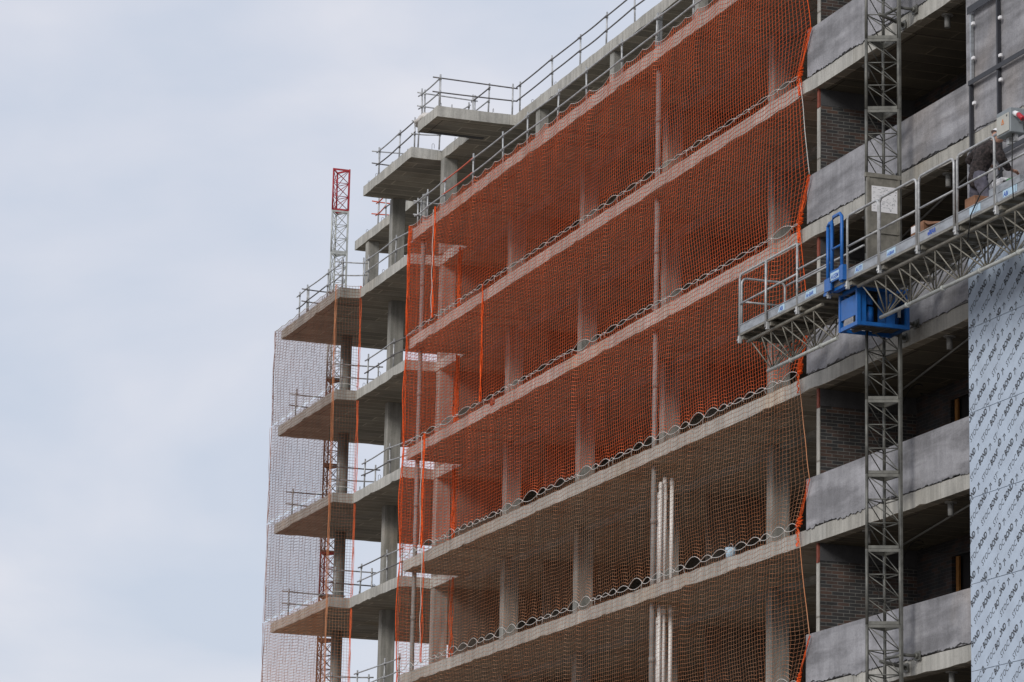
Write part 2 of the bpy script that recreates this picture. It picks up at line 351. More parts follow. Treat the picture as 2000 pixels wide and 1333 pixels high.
# ------------------------------------------------------------------ right part: terraces with grey parapets, brick walls
CR = []
def crack(parent):
    f, y = CR.pop()
    rr = random.Random(len(f)+int(f[0][1]*10)); m_ = MB()
    for i in range(len(f)-1):
        if noise.noise(Vector((f[i][0]*1.7, f[i][1]*9, 2))) < -0.12: continue
        h = 0.004+0.013*abs(noise.noise(Vector((f[i][0]*13, f[i][1], 8))))
        a, c = f[i], f[i+1]; n = len(m_.v)
        m_.v += [(a[0], y-0.003, a[1]-h), (c[0], y-0.003, c[1]-h), (c[0], y-0.003, c[1]+0.004), (a[0], y-0.003, a[1]+0.004)]
        m_.face((n, n+1, n+2, n+3))
    if m_.f:
        o_ = m_.build('mortar_crack', M['ink'], parent)
def ragged_coat(x0, x1, y, th, zt, zb, seed, mb, amp=0.05):
    """render coat standing proud of the slab edge, its foot torn along a jagged line"""
    n = int((x1-x0)/0.035); f = []
    for i in range(n+1):
        x = x0+(x1-x0)*i/n
        z = zb+amp*noise.noise(Vector((x*1.1, seed, 0)))*1.6+amp*0.7*noise.noise(Vector((x*6, seed, 3)))+0.03*noise.noise(Vector((x*17, seed, 9)))+0.015*noise.noise(Vector((x*31, seed, 5)))
        f.append((x, z))
    b = len(mb.v)
    for x, z in f: mb.v += [(x, y, z), (x, y, zt), (x, y+th, zt), (x, y+th, z)]
    for i in range(n):
        a = b+4*i; c = a+4
        mb.face((a, c, c+1, a+1)); mb.face((a+1, c+1, c+2, a+2)); mb.face((a+3, c+3, c, a))
    CR.append((f, y))
    mb.face((b, b+1, b+2, b+3)); e3 = b+4*n; mb.face((e3+3, e3+2, e3+1, e3))
for k in range(1, 8):
    z = LV[k]
    mb = MB(); ragged_coat(-59.76, -52.78, 26.984, 0.012, z+1.0, z+0.02, k*3.1, mb, 0.042)
    mb.box(-59.74, -52.78, 27.003, 27.14, z+0.03, z+0.997)
    crack(mb.build('parapet', M['render'], BLD))
for k in range(1, 8):
    zb, zt = LV[k+1]-0.01, LV[k]-T+0.01
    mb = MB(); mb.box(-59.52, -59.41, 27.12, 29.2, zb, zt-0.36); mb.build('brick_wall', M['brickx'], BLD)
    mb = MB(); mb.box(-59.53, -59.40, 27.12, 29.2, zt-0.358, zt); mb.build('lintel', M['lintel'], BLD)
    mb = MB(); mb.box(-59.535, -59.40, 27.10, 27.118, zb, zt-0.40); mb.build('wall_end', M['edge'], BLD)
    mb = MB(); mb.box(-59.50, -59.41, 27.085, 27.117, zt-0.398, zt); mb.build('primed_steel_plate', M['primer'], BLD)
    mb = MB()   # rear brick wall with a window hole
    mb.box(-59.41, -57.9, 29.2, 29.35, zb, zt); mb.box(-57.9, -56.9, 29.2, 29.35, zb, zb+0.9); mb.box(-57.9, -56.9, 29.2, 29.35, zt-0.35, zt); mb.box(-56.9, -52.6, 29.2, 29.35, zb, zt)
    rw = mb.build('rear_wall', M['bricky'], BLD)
    mb = MB(); mb.box(-57.9, -56.9, 29.27, 29.33, zb+0.9, zt-0.35); wd = mb.build('window_opening', M['glassdark'], BLD)
    mb = MB(); mb.box(-59.40, -52.79, 27.22, 29.19, LV[k]-T-0.012, LV[k]-T-0.001); mb.build('ceiling_shade_sheet', M['soffit_shaded'], BLD)  # added sheet, its dark colour stands in for shade under the slab
    mb = MB(); mb.box(-57.72, -57.60, 29.2, 29.24, zb+0.9, zt-0.37); mb.build('board', M['wood'], rw)
# solid grey wall at the far right, stacked coats per storey
for k in range(1, 8):
    zt = LV[k]-T+0.0
    mb = MB(); ragged_coat(-52.775, XE, 26.982, 0.012, LV[k-1]-0.32 if k > 1 else LV[0]-0.4, LV[k]+0.02, k*7.7, mb, 0.042)
    mb.box(-52.77, XE, 26.997, 29.2, LV[k+1]+0.002, LV[k]-T-0.002)
    crack(mb.build('rendered_wall', M['render'], BLD))
# drain stubs hanging from terrace ceilings
for k in range(1, 8):
    for x in (-57.62, -54.15):
        zc = LV[k]-T
        mb = MB(); mb.tube([(x, 27.3, zc+0.005), (x, 27.3, zc-0.03)], 0.11, 14); mb.tube([(x, 27.3, zc-0.03), (x, 27.3, zc-0.26)], 0.055, 12)
        mb.build('drain_stub', M['greypipe'], BLD)
# round downpipes in front of the netted storeys
for x, y in ((-68.5, 27.25), (-85.83, 27.25)):
    mb = MB(); mb.tube([(x, y, 0), (x, y, LV[1]+0.95)], 0.062, 12)
    mb.tube([(x, y, LV[1]+0.80), (x, y, LV[1]+0.98)], 0.072, 12)
    for k in range(2, 9): mb.tube([(x, y, LV[k]+1.45), (x, y, LV[k]+1.57)], 0.072, 12)
    mb.build('downpipe', M['greypipe'], BLD)
# white risers standing inside the lower storeys
for k, tops in ((5, (-0.55, -0.42, -0.78, -0.76, -0.44)), (6, (-0.22, -0.22, -0.5, -0.4, -0.2))):
    for (x, y, r), dz in zip(((-68.5, 27.41, 0.042), (-68.55, 27.53, 0.042), (-68.55, 27.38, 0.068), (-68.6, 27.53, 0.070), (-68.5, 27.68, 0.046)), tops):
        z1 = LV[k-1]-T+dz+0.18
        mb = MB(); mb.tube([(x, y, LV[k]-0.01), (x, y, z1)], r, 14)
        mb.tube([(x, y, z1-0.16), (x, y, z1-0.05)], r*1.16, 14)
        mb.build('white_riser_pipe', M['pvc'], BLD)
# rebar loops sticking out of the slab tops
def rebar(x, y, z, h=0.17, d=(1, 0)):
    a = random.uniform(-0.25, 0.25); pts = []
    for t in range(9):
        u = pi*t/8; pts.append((x-cos(u)*0.035*d[0], y-cos(u)*0.035*d[1]+a*0.04, z+h-0.035+sin(u)*0.035))
    pts = [(pts[0][0], pts[0][1], z-0.02)]+pts+[(pts[-1][0], pts[-1][1], z+random.choice((0.02, 0.05)))]
    mb = MB(); mb.tube(pts, 0.006, 5); mb.build('rebar_loop', M['steel_dark'], BLD)
for x, y in ((-84.45, 27.2), (-84.4, 27.5), (-84.4, 28.0), (-84.4, 28.7), (-84.0, 29.4), (-83.2, 29.42), (-82.5, 29.4), (-81.4, 29.42), (-86.8, 28.68), (-87.6, 28.66), (-88.5, 28.3), (-89.2, 27.76), (-90.6, 27.76), (-92.2, 27.76), (-92.9, 27.76), (-95, 29.45), (-97, 29.45), (-98.6, 29.45)):
    rebar(x, y, LV[0], random.uniform(0.12, 0.2), random.choice(((1, 0), (0, 1))))
for k in (1, 2, 3, 4, 5):
    for x, y in ((-88.75, 27.85), (-88.8, 28.3), (-92.9, 27.8), (-91.3, 27.8), (-98.9, 27.2), (-97.2, 27.2), (-95.6, 27.2), (-99.4, 27.25)):
        rebar(x+random.uniform(-.2, .2), y, LV[k], random.uniform(0.12, 0.2), random.choice(((1, 0), (0, 1))))
# ------------------------------------------------------------------ cladding panels with printed film
def text_mesh(body, size, bold=0.0, shear=0.0, align='LEFT', sx=1.0):
    cu = bpy.data.curves.new('t', 'FONT'); cu.body = body; cu.size = size; cu.offset = bold; cu.shear = shear; cu.resolution_u = 2
    cu.align_x = align
    ob = bpy.data.objects.new('t', cu); COL.objects.link(ob)
    dg = bpy.context.evaluated_depsgraph_get()
    me = bpy.data.meshes.new_from_object(ob.evaluated_get(dg))
    COL.objects.unlink(ob); bpy.data.objects.remove(ob); bpy.data.curves.remove(cu)
    v = [(p.co.x*sx, p.co.y) for p in me.vertices]; f = [tuple(p.vertices) for p in me.polygons]
    bpy.data.meshes.remove(me)
    return v, f
tv1, tf1 = text_mesh('STOC', 0.162, -0.001, 0.15)
w1 = max(v[0] for v in tv1)
tv2, tf2 = text_mesh('BOND', 0.162, 0.005, 0.15)
w2 = max(v[0] for v in tv2)
s1 = 0.375/w1; s2 = 0.37/w2
LET_V = [(x*s1, y) for x, y in tv1]+[(x*s2+0.405, y) for x, y in tv2]
LET_F = tf1+[tuple(i+len(tv1) for i in f) for f in tf2]
ARR = [(-0.009, 0), (0.009, 0), (0.009, 0.12), (-0.009, 0.12), (0, 0.17), (-0.055, 0.105), (-0.045, 0.09), (0, 0.14), (0.055, 0.105), (0.045, 0.09)]
ARF = [(0, 1, 2, 3), (4, 5, 6, 7), (4, 7, 9, 8)]
ct, st = cos(radians(35)), sin(radians(35))
def lettering(x0, x1, z0, z1, y, ox, oz, parent):
    bm = bmesh.new()
    i0, i1 = -3, 4
    for i in range(i0-1, i1+2):
        for j in range(-2, 6):
            bx = ox+i*0.444; bz = z0+oz+(j-1)*0.70-0.078*i
            vs = [bm.verts.new((bx+x*ct-v*st, y, bz+x*st+v*ct)) for x, v in LET_V]
            for f in LET_F:
                try: bm.faces.new([vs[q] for q in f])
                except ValueError: pass
            vs = [bm.verts.new((bx-0.163+x, y, bz-0.10+v*0.8)) for x, v in ARR]
            for f in ARF: bm.faces.new([vs[q] for q in f])
    for co, no in (((x0+.006, 0, 0), (-1, 0, 0)), ((x1-.006, 0, 0), (1, 0, 0)), ((0, 0, z0+.006), (0, 0, -1)), ((0, 0, z1-.006), (0, 0, 1))):
        bmesh.ops.bisect_plane(bm, geom=bm.verts[:]+bm.edges[:]+bm.faces[:], plane_co=co, plane_no=no, clear_outer=True)
    mb = MB(); mb.addbm(bm); bm.free()
    if mb.f: mb.build('printed_lettering', M['ink'], parent)
pz = [14.98-1.522*i for i in range(7)]
offs = [(0.1, 0.25), (0.03, 0.62), (0.06, 0.28), (0.02, 0.33), (0.16, 0.10), (0.12, 0.5)]
for c in range(6):
    xa = -52.52+1.07*c; xb = xa+1.062
    for i in range(6):
        za, zb = pz[i+1]+0.008, pz[i]
        mb = MB(); mb.cbox(xa, xb, 26.85, 26.87, za, zb, 0.003)
        p = mb.build('cladding_panel', M['panel'], BLD)
        if c < 3: lettering(xa, xb, za, zb, 26.8475, xa+offs[i][0]-0.1*(c % 2), offs[i][1], p)
# dark substructure rails on the grey wall above the panels
mb = MB()
for x, z0, z1 in ((-52.50, 16.43, 18.0), (-51.43, 15.0, 26.0), (-50.36, 15.0, 26.0), (-49.3, 15.0, 26.0), (-48.2, 15.0, 26.0), (-47.1, 15.0, 26.0)):
    mb.box(x-0.025, x+0.025, 26.90, 26.965, z0, z1)
mb.build('facade_rail', M['black'], BLD)
mb = MB(); mb.box(-52.53, XE, 26.885, 26.898, 17.97, 18.06); mb.box(-52.53, -49.5, 26.885, 26.898, 16.36, 16.45); mb.box(-52.55, XE, 26.885, 26.898, 19.32, 19.46); mb.build('facade_rail', M['black'], BLD)
mb = MB(); mb.box(-52.50, -52.44, 26.91, 26.965, 18.07, 19.32); mb.box(-52.50, -52.44, 26.91, 26.965, 14.98, 16.35); mb.build('facade_rail', M['alu'], BLD)
for x, z in ((-52.42, 19.1), (-52.42, 18.45), (-51.38, 18.9), (-51.38, 18.2), (-52.4, 17.6), (-52.44, 16.6), (-51.38, 17.75), (-52.42, 15.6), (-50.34, 18.6), (-50.34, 18.2)):
    mb = MB(); mb.cbox(x+0.03, x+0.11, 26.88, 26.93, z-0.03, z+0.03, 0.008); mb.build('wall_bracket', M['paper'], BLD)
# hanging cables in the terraces
def catenary(p, q, sag, n=14):
    p, q = Vector(p), Vector(q)
    return [p+(q-p)*(i/n)-Vector((0, 0, sag*4*(i/n)*(1-i/n))) for i in range(n+1)]
for k in (3, 4, 5):
    zc = LV[k]-T
    mb = MB(); mb.tube(catenary((-58.6, 28.9, zc-0.1), (-53.2, 28.4, zc-0.25), 0.35), 0.012, 5)
    mb.tube(catenary((-55.0, 28.2, zc-0.02), (-54.6, 28.5, zc-1.3), 0.2), 0.010, 5)
    mb.tube(catenary((-59.2, 28.7, zc-0.5), (-57.9, 28.6, zc-0.1), -0.25), 0.012, 5)
    mb.build('hanging_cable', M['cable'], BLD)
    mb = MB(); mb.tube([(-59.2, 28.6, zc-0.07), (-53.4, 27.5, zc-0.05)], 0.02, 6); mb.build('ceiling_conduit', M['greypipe'], BLD)
# ------------------------------------------------------------------ guard railings
def railing(label, runs, z, rails=(0.80, 0.42), h=0.93, mat='steel', ext=0.18, group=None, railmat=None, lean=0.02):
    """runs: list of polylines of post positions"""
    b = runs[0][0]
    t = thing('guard_railing', label, 'railing', (b[0], b[1], z), group)
    for run in runs:
        L = len(run); tops = []
        for (x, y) in run:
            l1, l2 = random.uniform(-lean, lean)*2.2, random.uniform(-lean, lean)
            mb = MB(); hh = h+random.uniform(-0.03, 0.03)
            mb.tube([(x, y, z), (x+l1*hh, y+l2*hh, z+hh)], 0.024, 8)
            for rz in rails: mb.tube([(x+l1*rz, y+l2*rz, z+rz-0.03), (x+l1*rz, y+l2*rz, z+rz+0.03)], 0.034, 8)
            mb.build('post', M[mat], t); tops.append((l1, l2))
        for rz in rails:
            for i in range(L-1):
                (x0, y0), (x1, y1) = run[i], run[i+1]
                a = Vector((x0+tops[i][0]*rz, y0+tops[i][1]*rz-0.04, z+rz+random.uniform(-.02, .02)))
                c = Vector((x1+tops[i+1][0]*rz, y1+tops[i+1][1]*rz-0.04, z+rz+random.uniform(-.02, .02)))
                d = (c-a).normalized()
                a2 = a-d*(ext if i == 0 else 0.08); c2 = c+d*(ext if i == L-2 else 0.08)
                mb = MB(); mb.tube(catenary(a2, c2, random.uniform(0.0, 0.035), 8), 0.020, 8)
                mb.build('rail', M[railmat[i] if railmat else 'steel_dark' if random.random() < .35 else 'steel'], t)
    return t
G = 'guard railings along slab edges'
railing('long grey guard railing along the very top roof edge, against the sky', [[(-84.1, 29.36), (-81.5, 29.36), (-79.4, 29.36), (-77.5, 29.36), (-75.5, 29.36), (-73.4, 29.36), (-71.2, 29.36), (-69, 29.36), (-66.8, 29.36)]], LV[0], group=G, railmat=['steel_dark']*8)
railing('guard railing round three sides of the small jutting roof balcony', [[(-84.33, 27.13), (-84.33, 29.22)], [(-85.9, 27.13), (-84.4, 27.13)], [(-85.9, 27.2), (-85.9, 28.6)], [(-85.9, 28.65), (-84.7, 28.65)]], LV[0], group=G)
railing('guard railing on the stepped roof corner left of the small balcony', [[(-92.0, 27.76), (-90.0, 27.76), (-88.55, 27.76)], [(-91.95, 27.76), (-91.9, 29.0)], [(-88.5, 27.85), (-88.4, 28.45), (-86.6, 28.7)]], LV[0], group=G)
railing('short guard railing on the recessed roof edge at the far left', [[(-97.5, 29.45), (-96.66, 29.45), (-94.6, 29.45)], [(-97.5, 29.45), (-97.4, 30.6)]], LV[0], group=G, railmat=['redrail', 'steel_dark'])
railing('guard railing with two red rails standing on the topmost netted slab', [[(-86.0, 27.12), (-85.15, 27.12), (-83.67, 27.12), (-81.29, 27.12), (-78.9, 27.12), (-77.06, 27.12), (-74.87, 27.12), (-72.85, 27.12), (-70.51, 27.12), (-68.4, 27.12), (-66.2, 27.12), (-64.1, 27.12), (-62, 27.12), (-60.3, 27.12)], [(-86.0, 27.2), (-85.9, 28.5)]], LV[1], group=G, railmat=['steel', 'steel', 'redrail']+['steel']*11)
railing('guard railing on the left slab just below the concrete roof columns', [[(-92.85, 27.8), (-90.2, 27.8), (-88.0, 28.0)]], LV[1], group=G)
railing('guard railing at the outermost left corner slab, beside the red topped mast', [[(-98.2, 27.22), (-97.35, 27.22), (-95.15, 27.22), (-93.55, 27.22)], [(-93.5, 27.2), (-93.3, 27.8)], [(-97.3, 27.25), (-97.25, 28.6)]], LV[1], group=G)
for k, nm in ((2, 'second'), (3, 'third'), (4, 'fourth'), (5, 'lowest')):
    railing('guard railing on the %s left slab down, between the left net and the orange nets' % nm, [[(-92.7, 27.8), (-90.1, 27.8), (-88.7, 27.8)]] if k > 3 else [[(-92.6, 27.8), (-90.1, 27.8), (-88.3, 28.0)]], LV[k], group=G)
    railing('guard railing behind the left net on its %s slab down' % nm, [[(-98.35, 27.25), (-98.35, 28.9)], [(-93.55, 27.3), (-93.5, 28.4)]], LV[k], group=G)
# ------------------------------------------------------------------ safety nets
def ties(x0, x1, seed, lo, hi):
    r = random.Random(seed); xs = [x0]
    while xs[-1] < x1-hi: xs.append(xs[-1]+r.uniform(lo, hi)*(1.0 if r.random() > .15 else 1.5))
    xs.append(x1); return xs
def scallop(xs, x):
    for i in range(len(xs)-1):
        if x <= xs[i+1]+1e-9:
            w = xs[i+1]-xs[i]; t = max(0, (x-xs[i])/w); return abs(sin(pi*t))**0.8*w
    return 0
def loop_var(xs, x):
    for i in range(len(xs)-1):
        if x <= xs[i+1]+1e-9: return 0.45+0.85*(noise.noise(Vector((xs[i]*5.3, 3.3, 1.7)))*0.5+0.5)*1.3
    return 1
def grid_net(name, label, P, r_v, r_h, mat, group='orange safety nets hung over the storeys', n=3):
    """P[j][i] node positions, j rows up, i along; one mesh of cords"""
    mb = MB(); nj, ni = len(P), len(P[0])
    for i in range(ni): mb.tube([P[j][i] for j in range(nj)], r_v, n, caps=False)
    for j in range(nj): mb.tube([P[j][i] for i in range(ni)], r_h, n, caps=False)
    o = mb.build('safety_net', mat)
    o['label'] = label; o['category'] = 'net'; o['group'] = group
    rebase(o, tuple(P[0][0]))
    return o
def child(mb, name, mat, o): return mb.build(name, mat, o)
def bunch(p, q, n, spread, r, seed, wob=0.03):
    rr = random.Random(seed); mb = MB(); p = Vector(p); q = Vector(q)
    for k in range(n):
        ph = rr.uniform(0, 6); fr = rr.uniform(2, 5); pts = []
        ox, oy = rr.uniform(-spread, spread), rr.uniform(-spread, spread)
        for i in range(29):
            t = i/28; e4 = 0.35+0.65*abs(sin(pi*t*1.0+0.4*ph))
            pts.append(p+(q-p)*t+Vector((ox*e4+wob*sin(fr*6*t+ph), oy*e4+wob*cos(fr*5*t+ph), 0)))
        mb.tube(pts, r, 4, caps=False)
    return mb
NETY = 26.93
TIES = {k: ties(-86.1, -60.05, 100+k, *((0.7, 1.5) if k == 1 else (0.22, 0.80))) for k in range(1, 8)}
NAMES = {1: 'top row', 2: 'second row', 3: 'third row', 4: 'fourth row', 5: 'fifth row', 6: 'bottom row'}
def rope_line(k, amp, dy=-0.008, p=0.8, sag=None):
    pts = []; x = -86.1
    while x < -60.05:
        w_ = scallop(TIES[k], x); pts.append(Vector((x, NETY+dy, tie_z(k, x)+amp*w_*loop_var(TIES[k], x)+(0.006*noise.noise(Vector((x*12, k, 3))))))); x += 0.035
    return pts
def tie_z(k, x):
    return LV[k]+(0.10 if k > 1 else 0.13)+0.03*noise.noise(Vector((x*.4, k, 0)))
for k in range(1, 7):
    vivid = k <= 3
    dx, dz = 0.128, 0.092
    ni = int(26.05/dx)+1; nj = int((LV[k]-LV[k+1])/dz)+2
    P = []
    for j in range(nj):
        v = j/(nj-1); row = []
        for i in range(ni):
            u = i/(ni-1); x = -86.1+26.05*u
            zt = tie_z(k, x)-(0.10 if k < 4 else 0.075)*scallop(TIES[k], x)*loop_var(TIES[k], x)
            sb = scallop(TIES[k+1], x)*loop_var(TIES[k+1], x)
            zb = tie_z(k+1, x)+(0.09 if k < 3 else 0.15)*sb
            z = zb*(1-v)+zt*v
            # arches of the lower rows die out upwards
            z = z-(0.09 if k < 3 else 0.15)*sb*(1-v)+(0.09 if k < 3 else 0.15)*sb*max(0, 1-v*(6.0 if vivid else 3.6))
            z += 0.010*noise.noise(Vector((x*1.6, v*3+k*5, 1)))+0.003*noise.noise(Vector((x*9, j*1.0, k)))
            z -= (0.10 if vivid else 0.16)*sin(pi*v)*(0.5+0.5*noise.noise(Vector((x*0.35, k*9, 4))))
            bulge = sin(pi*v)
            y = NETY-0.10*bulge*(0.7+0.6*noise.noise(Vector((x*0.25, v*1.5, k*3))))+0.03*bulge*noise.noise(Vector((x*0.8, v*3, k*2+50)))
            xx = x+0.012*noise.noise(Vector((x*3, v*6, k+20)))
            wr = max(0, (u-0.93)/0.07); wl = max(0, (0.02-u)/0.02)
            lb = 0.60*(v/0.30 if v < 0.30 else (1-v)/0.70)**0.9
            xx += wr*wr*lb
            y += wr*0.05*bulge
            row.append(Vector((xx, y, z)))
        P.append(row)
    rv, rh = {1: (0.0050, 0.0062), 2: (0.0048, 0.0060), 3: (0.0044, 0.0058), 4: (0.0027, 0.0040), 5: (0.0025, 0.0037), 6: (0.0025, 0.0037)}[k]
    o = grid_net('safety_net', {1: 'vivid orange safety net in the top row, hung from the topmost netted slab edge',
        2: 'vivid orange safety net in the second row, with an orange seam hanging near its left',
        3: 'orange safety net in the third row down, behind the left platform end',
        4: 'faded brown safety net in the fourth row, just below three orange nets',
        5: 'faded brown safety net in the fifth row, under the slab with the blue bucket',
        6: 'faded brown safety net in the lowest row, cut by the bottom edge'}[k], P, rv, rh, M['net'] if k <= 3 else M['netdull'])
    mb = MB(); mb.tube(rope_line(k+1, 0.09 if k < 3 else 0.15), 0.0062 if k < 3 else 0.007, 5); child(mb, 'edge_rope', M['rope'], o)
    mb = MB(); mb.tube(rope_line(k, -0.10 if k == 1 else -0.075, -0.014), 0.0062 if k < 4 else 0.007, 5); child(mb, 'edge_rope', M['rope'], o)
    jp = int(0.30*nj)
    mb = MB(); mb.tube([P[j][-1] for j in range(jp, nj)], 0.0085, 5); child(mb, 'side_rope', M['rope'] if k == 2 else M['netdull'] if k > 3 else M['netbright'], o)
    mb = bunch(P[0][-1], P[jp][-1], 9 if vivid else 4, 0.035, 0.005, k*41, 0.006); child(mb, 'gathered_edge', M['netbright'], o)
    mb = MB(); mb.tube([P[j][0] for j in range(nj)], 0.014, 5); child(mb, 'side_rope', M['netbright'], o)
    # gathered ends
    e0 = Vector((-60.0, NETY, LV[k+1]+0.08))
    mb = bunch(e0, e0+Vector((0.08, 0.01, 0.2)), 4, 0.03, 0.008, k*11)
    if k > 1:
        e1 = Vector((-60.02, NETY, LV[k]+0.08)); m2 = bunch(e1, e1+Vector((0.0, 0, -0.38)), 8 if vivid else 4, 0.03, 0.007, k*13, 0.015)
        n0 = len(mb.v); mb.v += m2.v; mb.f += [tuple(i+n0 for i in f) for f in m2.f]; mb.m += m2.m; mb.sm += m2.sm
    child(mb, 'gathered_corner', M['netbright'], o)
    if k <= 5:
        mb = bunch((-86.12, NETY-0.01, LV[k+1]+0.1), (-86.08, NETY-0.01, LV[k]+0.1), (9 if k == 1 else 5 if k < 4 else 2), 0.055 if k == 1 else 0.045, 0.005, k*17, 0.008)
        child(mb, 'gathered_edge', M['netbright'] if k < 5 else M['net'], o)
    sx = {1: -83.69, 2: -79.53, 3: -84.14, 4: -83.88}.get(k)
    if sx:
        mb = bunch((sx, NETY-0.05, LV[k+1]+0.08), (sx, NETY-0.05, LV[k]+0.08), {1: 4, 2: 8, 3: 6, 4: 2}[k], 0.03, 0.009, k*19, 0.012)
        child(mb, 'seam', M['netbright'], o)
        if k != 2:
            mb = bunch((sx-0.02, NETY-0.09, LV[k+1]+0.08), (sx-0.05, NETY-0.09, LV[k]+0.0), 1, 0.0, 0.010, k*23, 0.010); child(mb, 'seam_rope', M['rope'], o)
    # side net closing the left end of the same storey
    ni2 = 12; P2 = []
    for j in range(nj):
        v = j/(nj-1)
        P2.append([Vector((-86.13-0.05*sin(pi*v)+0.03*noise.noise(Vector((i*.5, v*4, k))), NETY+1.47*i/(ni2-1), P[j][0].z+0.015*noise.noise(Vector((i*.7, v*9, k+3)))-0.04*sin(pi*i/(ni2-1)))) for i in range(ni2)])
    if k <= 5:
        o2 = grid_net('safety_net', 'narrow orange side net closing the left end of the %s of nets' % NAMES[k], P2, rv*1.1, rh*1.1, M['net'] if k < 5 else M['netdull'], group='side nets at the left end')
        mb = bunch((-86.13, 28.42, LV[k+1]+0.05), (-86.13, 28.42, LV[k]-0.32), 12 if k < 4 else 5, 0.08, 0.009, k*29, 0.02)
        child(mb, 'gathered_edge', M['netbright'], o2)
# tie strings at the rope knots
    if k > 1:
        rr = random.Random(k*3); mb = MB()
        for x in TIES[k][1:-1]:
            if rr.random() < 0.55:
                z = tie_z(k, x); L = rr.uniform(0.04, 0.16); a = rr.uniform(-0.04, 0.04)
                mb.tube([(x-0.02, NETY-0.015, z), (x+0.02, NETY-0.015, z+0.004)], 0.014, 5)
                mb.tube([(x, NETY-0.02, z), (x+a, NETY-0.03, z-L*0.6), (x+a*1.6, NETY-0.02, z-L)], 0.004, 4)
        child(mb, 'tie_knots', M['rope'], o)
# ---- net round the left corner
def left_net(k):
    path = [(-100.12, 28.95), (-100.12, 27.02), (-93.33, 27.02), (-93.33, 27.74)]
    seg = []; d = 0.088
    for a, b in zip(path[:-1], path[1:]):
        L = sqrt((b[0]-a[0])**2+(b[1]-a[1])**2); n = max(1, int(L/d))
        for i in range(n): seg.append((a[0]+(b[0]-a[0])*i/n, a[1]+(b[1]-a[1])*i/n))
    seg.append(path[-1]); nj = int(3.07/0.088)+1; P = []
    for j in range(nj):
        v = j/(nj-1); row = []
        for i, (x, y) in enumerate(seg):
            s = i*d
            w = abs(sin(pi*s/0.85))
            z = (LV[k+1]+0.10+0.07*w*(1-v)**2)*(1-v)+(LV[k]+0.08-0.04*w)*v
            z += 0.02*noise.noise(Vector((s*1.2, v*3, k*4)))+0.006*noise.noise(Vector((s*7, j*.9, k)))-0.05*sin(pi*v)
            bul = sin(pi*v)*0.09*(0.7+0.8*noise.noise(Vector((s*0.3, k*3, v))))
            inner = -93.6 < x
            xx = x-(bul*1.0 if x < -99.9 else 0)+0.03*noise.noise(Vector((s*2, v*5, 9+k)))
            yy = y-(0 if inner else bul*0.4)
            row.append(Vector((xx, yy, z)))
        P.append(row)
    o = grid_net('safety_net', {1: 'see-through brownish net wrapped round the left corner storey, beneath the mast top', 2: 'see-through greyish net wrapped round the second left corner storey down', 3: 'see-through greyish net wrapped round the third left corner storey down', 4: 'reddish see-through net wrapped round the lowest left corner storey'}[k],
        P, 0.0041, 0.0046, M['netgrey'] if k < 4 else M['netdull'], group='nets round the left corner')
    mb = MB(); mb.tube([p for p in P[0]], 0.010, 5); child(mb, 'edge_rope', M['rope'], o)
    if k == 1:
        mb = MB(); mb.tube([p for p in P[-1]], 0.010, 5); child(mb, 'edge_rope', M['rope'], o)
    for x, y, n, mt in ((-93.40, 27.0, 8, 'netdull'), (-93.32, 27.74, 7, 'net')):
        mb = bunch((x, y, LV[k+1]+0.08), (x, y, LV[k]+0.08), n, 0.055, 0.0042, k*31+n, 0.006); child(mb, 'gathered_edge', M[mt], o)
    mb = bunch((-100.15, 27.0, LV[k+1]+0.08), (-100.15, 27.0, LV[k]+0.05), 4, 0.05, 0.005, k*37, 0.008); child(mb, 'gathered_edge', M['netgrey'], o)
for k in (1, 2, 3, 4): left_net(k)
# lower netted storey just under the frame
# ------------------------------------------------------------------ lattice masts
def mast(label, legs, z0, nsec, mats, ztop=None, cat='mast', sec=1.38, r=0.03, cross=False):
    cx = sum(l[0] for l in legs)/3; cy = sum(l[1] for l in legs)/3
    t = thing('lattice_mast', label, cat, (cx, cy, z0))
    for s in range(nsec):
        za = z0+s*sec; zb = za+sec-0.004; mb = MB()
        for x, y in legs: mb.tube([(x, y, za), (x, y, zb)], r, 8)
        for i in range(3):
            (xa, ya), (xb, yb) = legs[i], legs[(i+1) % 3]
            for q in range(4):
                z = za+0.03+q*(sec-0.06)/3
                if q in (0, 3): mb.beam((xa, ya, z), (xb, yb, z), 0.03, 0.055)
                else: mb.tube([(xa, ya, z), (xb, yb, z)], 0.012, 5)
                if q < 3:
                    zn = z+(sec-0.06)/3
                    if cross: mb.tube([(xa, ya, zn), (xb, yb, z)], 0.011, 5)
                    else:
                        (p0, p1) = ((xa, ya), (xb, yb)) if i == 0 else ((xb, yb), (xa, ya))
                        mb.tube([(*p0, zn), (*p1, z)], 0.011, 5)
                    if cross: mb.tube([(xa, ya, z), (xb, yb, zn)], 0.011, 5)
        # rack on one leg
        x, y = legs[1]; mb.box(x+0.035, x+0.075, y-0.02, y+0.02, za, zb)
        mt, lb = mats(s)
        o = mb.build('mast_section', M[mt], t)
        if lb: o['label'] = lb
    return t
def mleft(s):
    top = 22
    if s >= top-1: return 'red', 'red painted top mast section'
    if s % 5 == 2 and s < 14: return 'red', 'red painted mast section'
    return ('mast_pale', None) if s > 16 else ('rust', None)
mast('slim lattice mast with a red top section, rising behind the left corner', [(-100.62, 28.86), (-100.62, 29.38), (-101.07, 29.12)], 28.93-22*1.38, 22, mleft, cross=True, r=0.028)
rm = mast('grey lattice mast carrying the work platform in front of the parapets', [(-55.05, 26.06), (-54.79, 26.60), (-55.36, 26.56)], 20.9-0.02-16*1.38, 21, lambda s: ('mast', None), r=0.032)
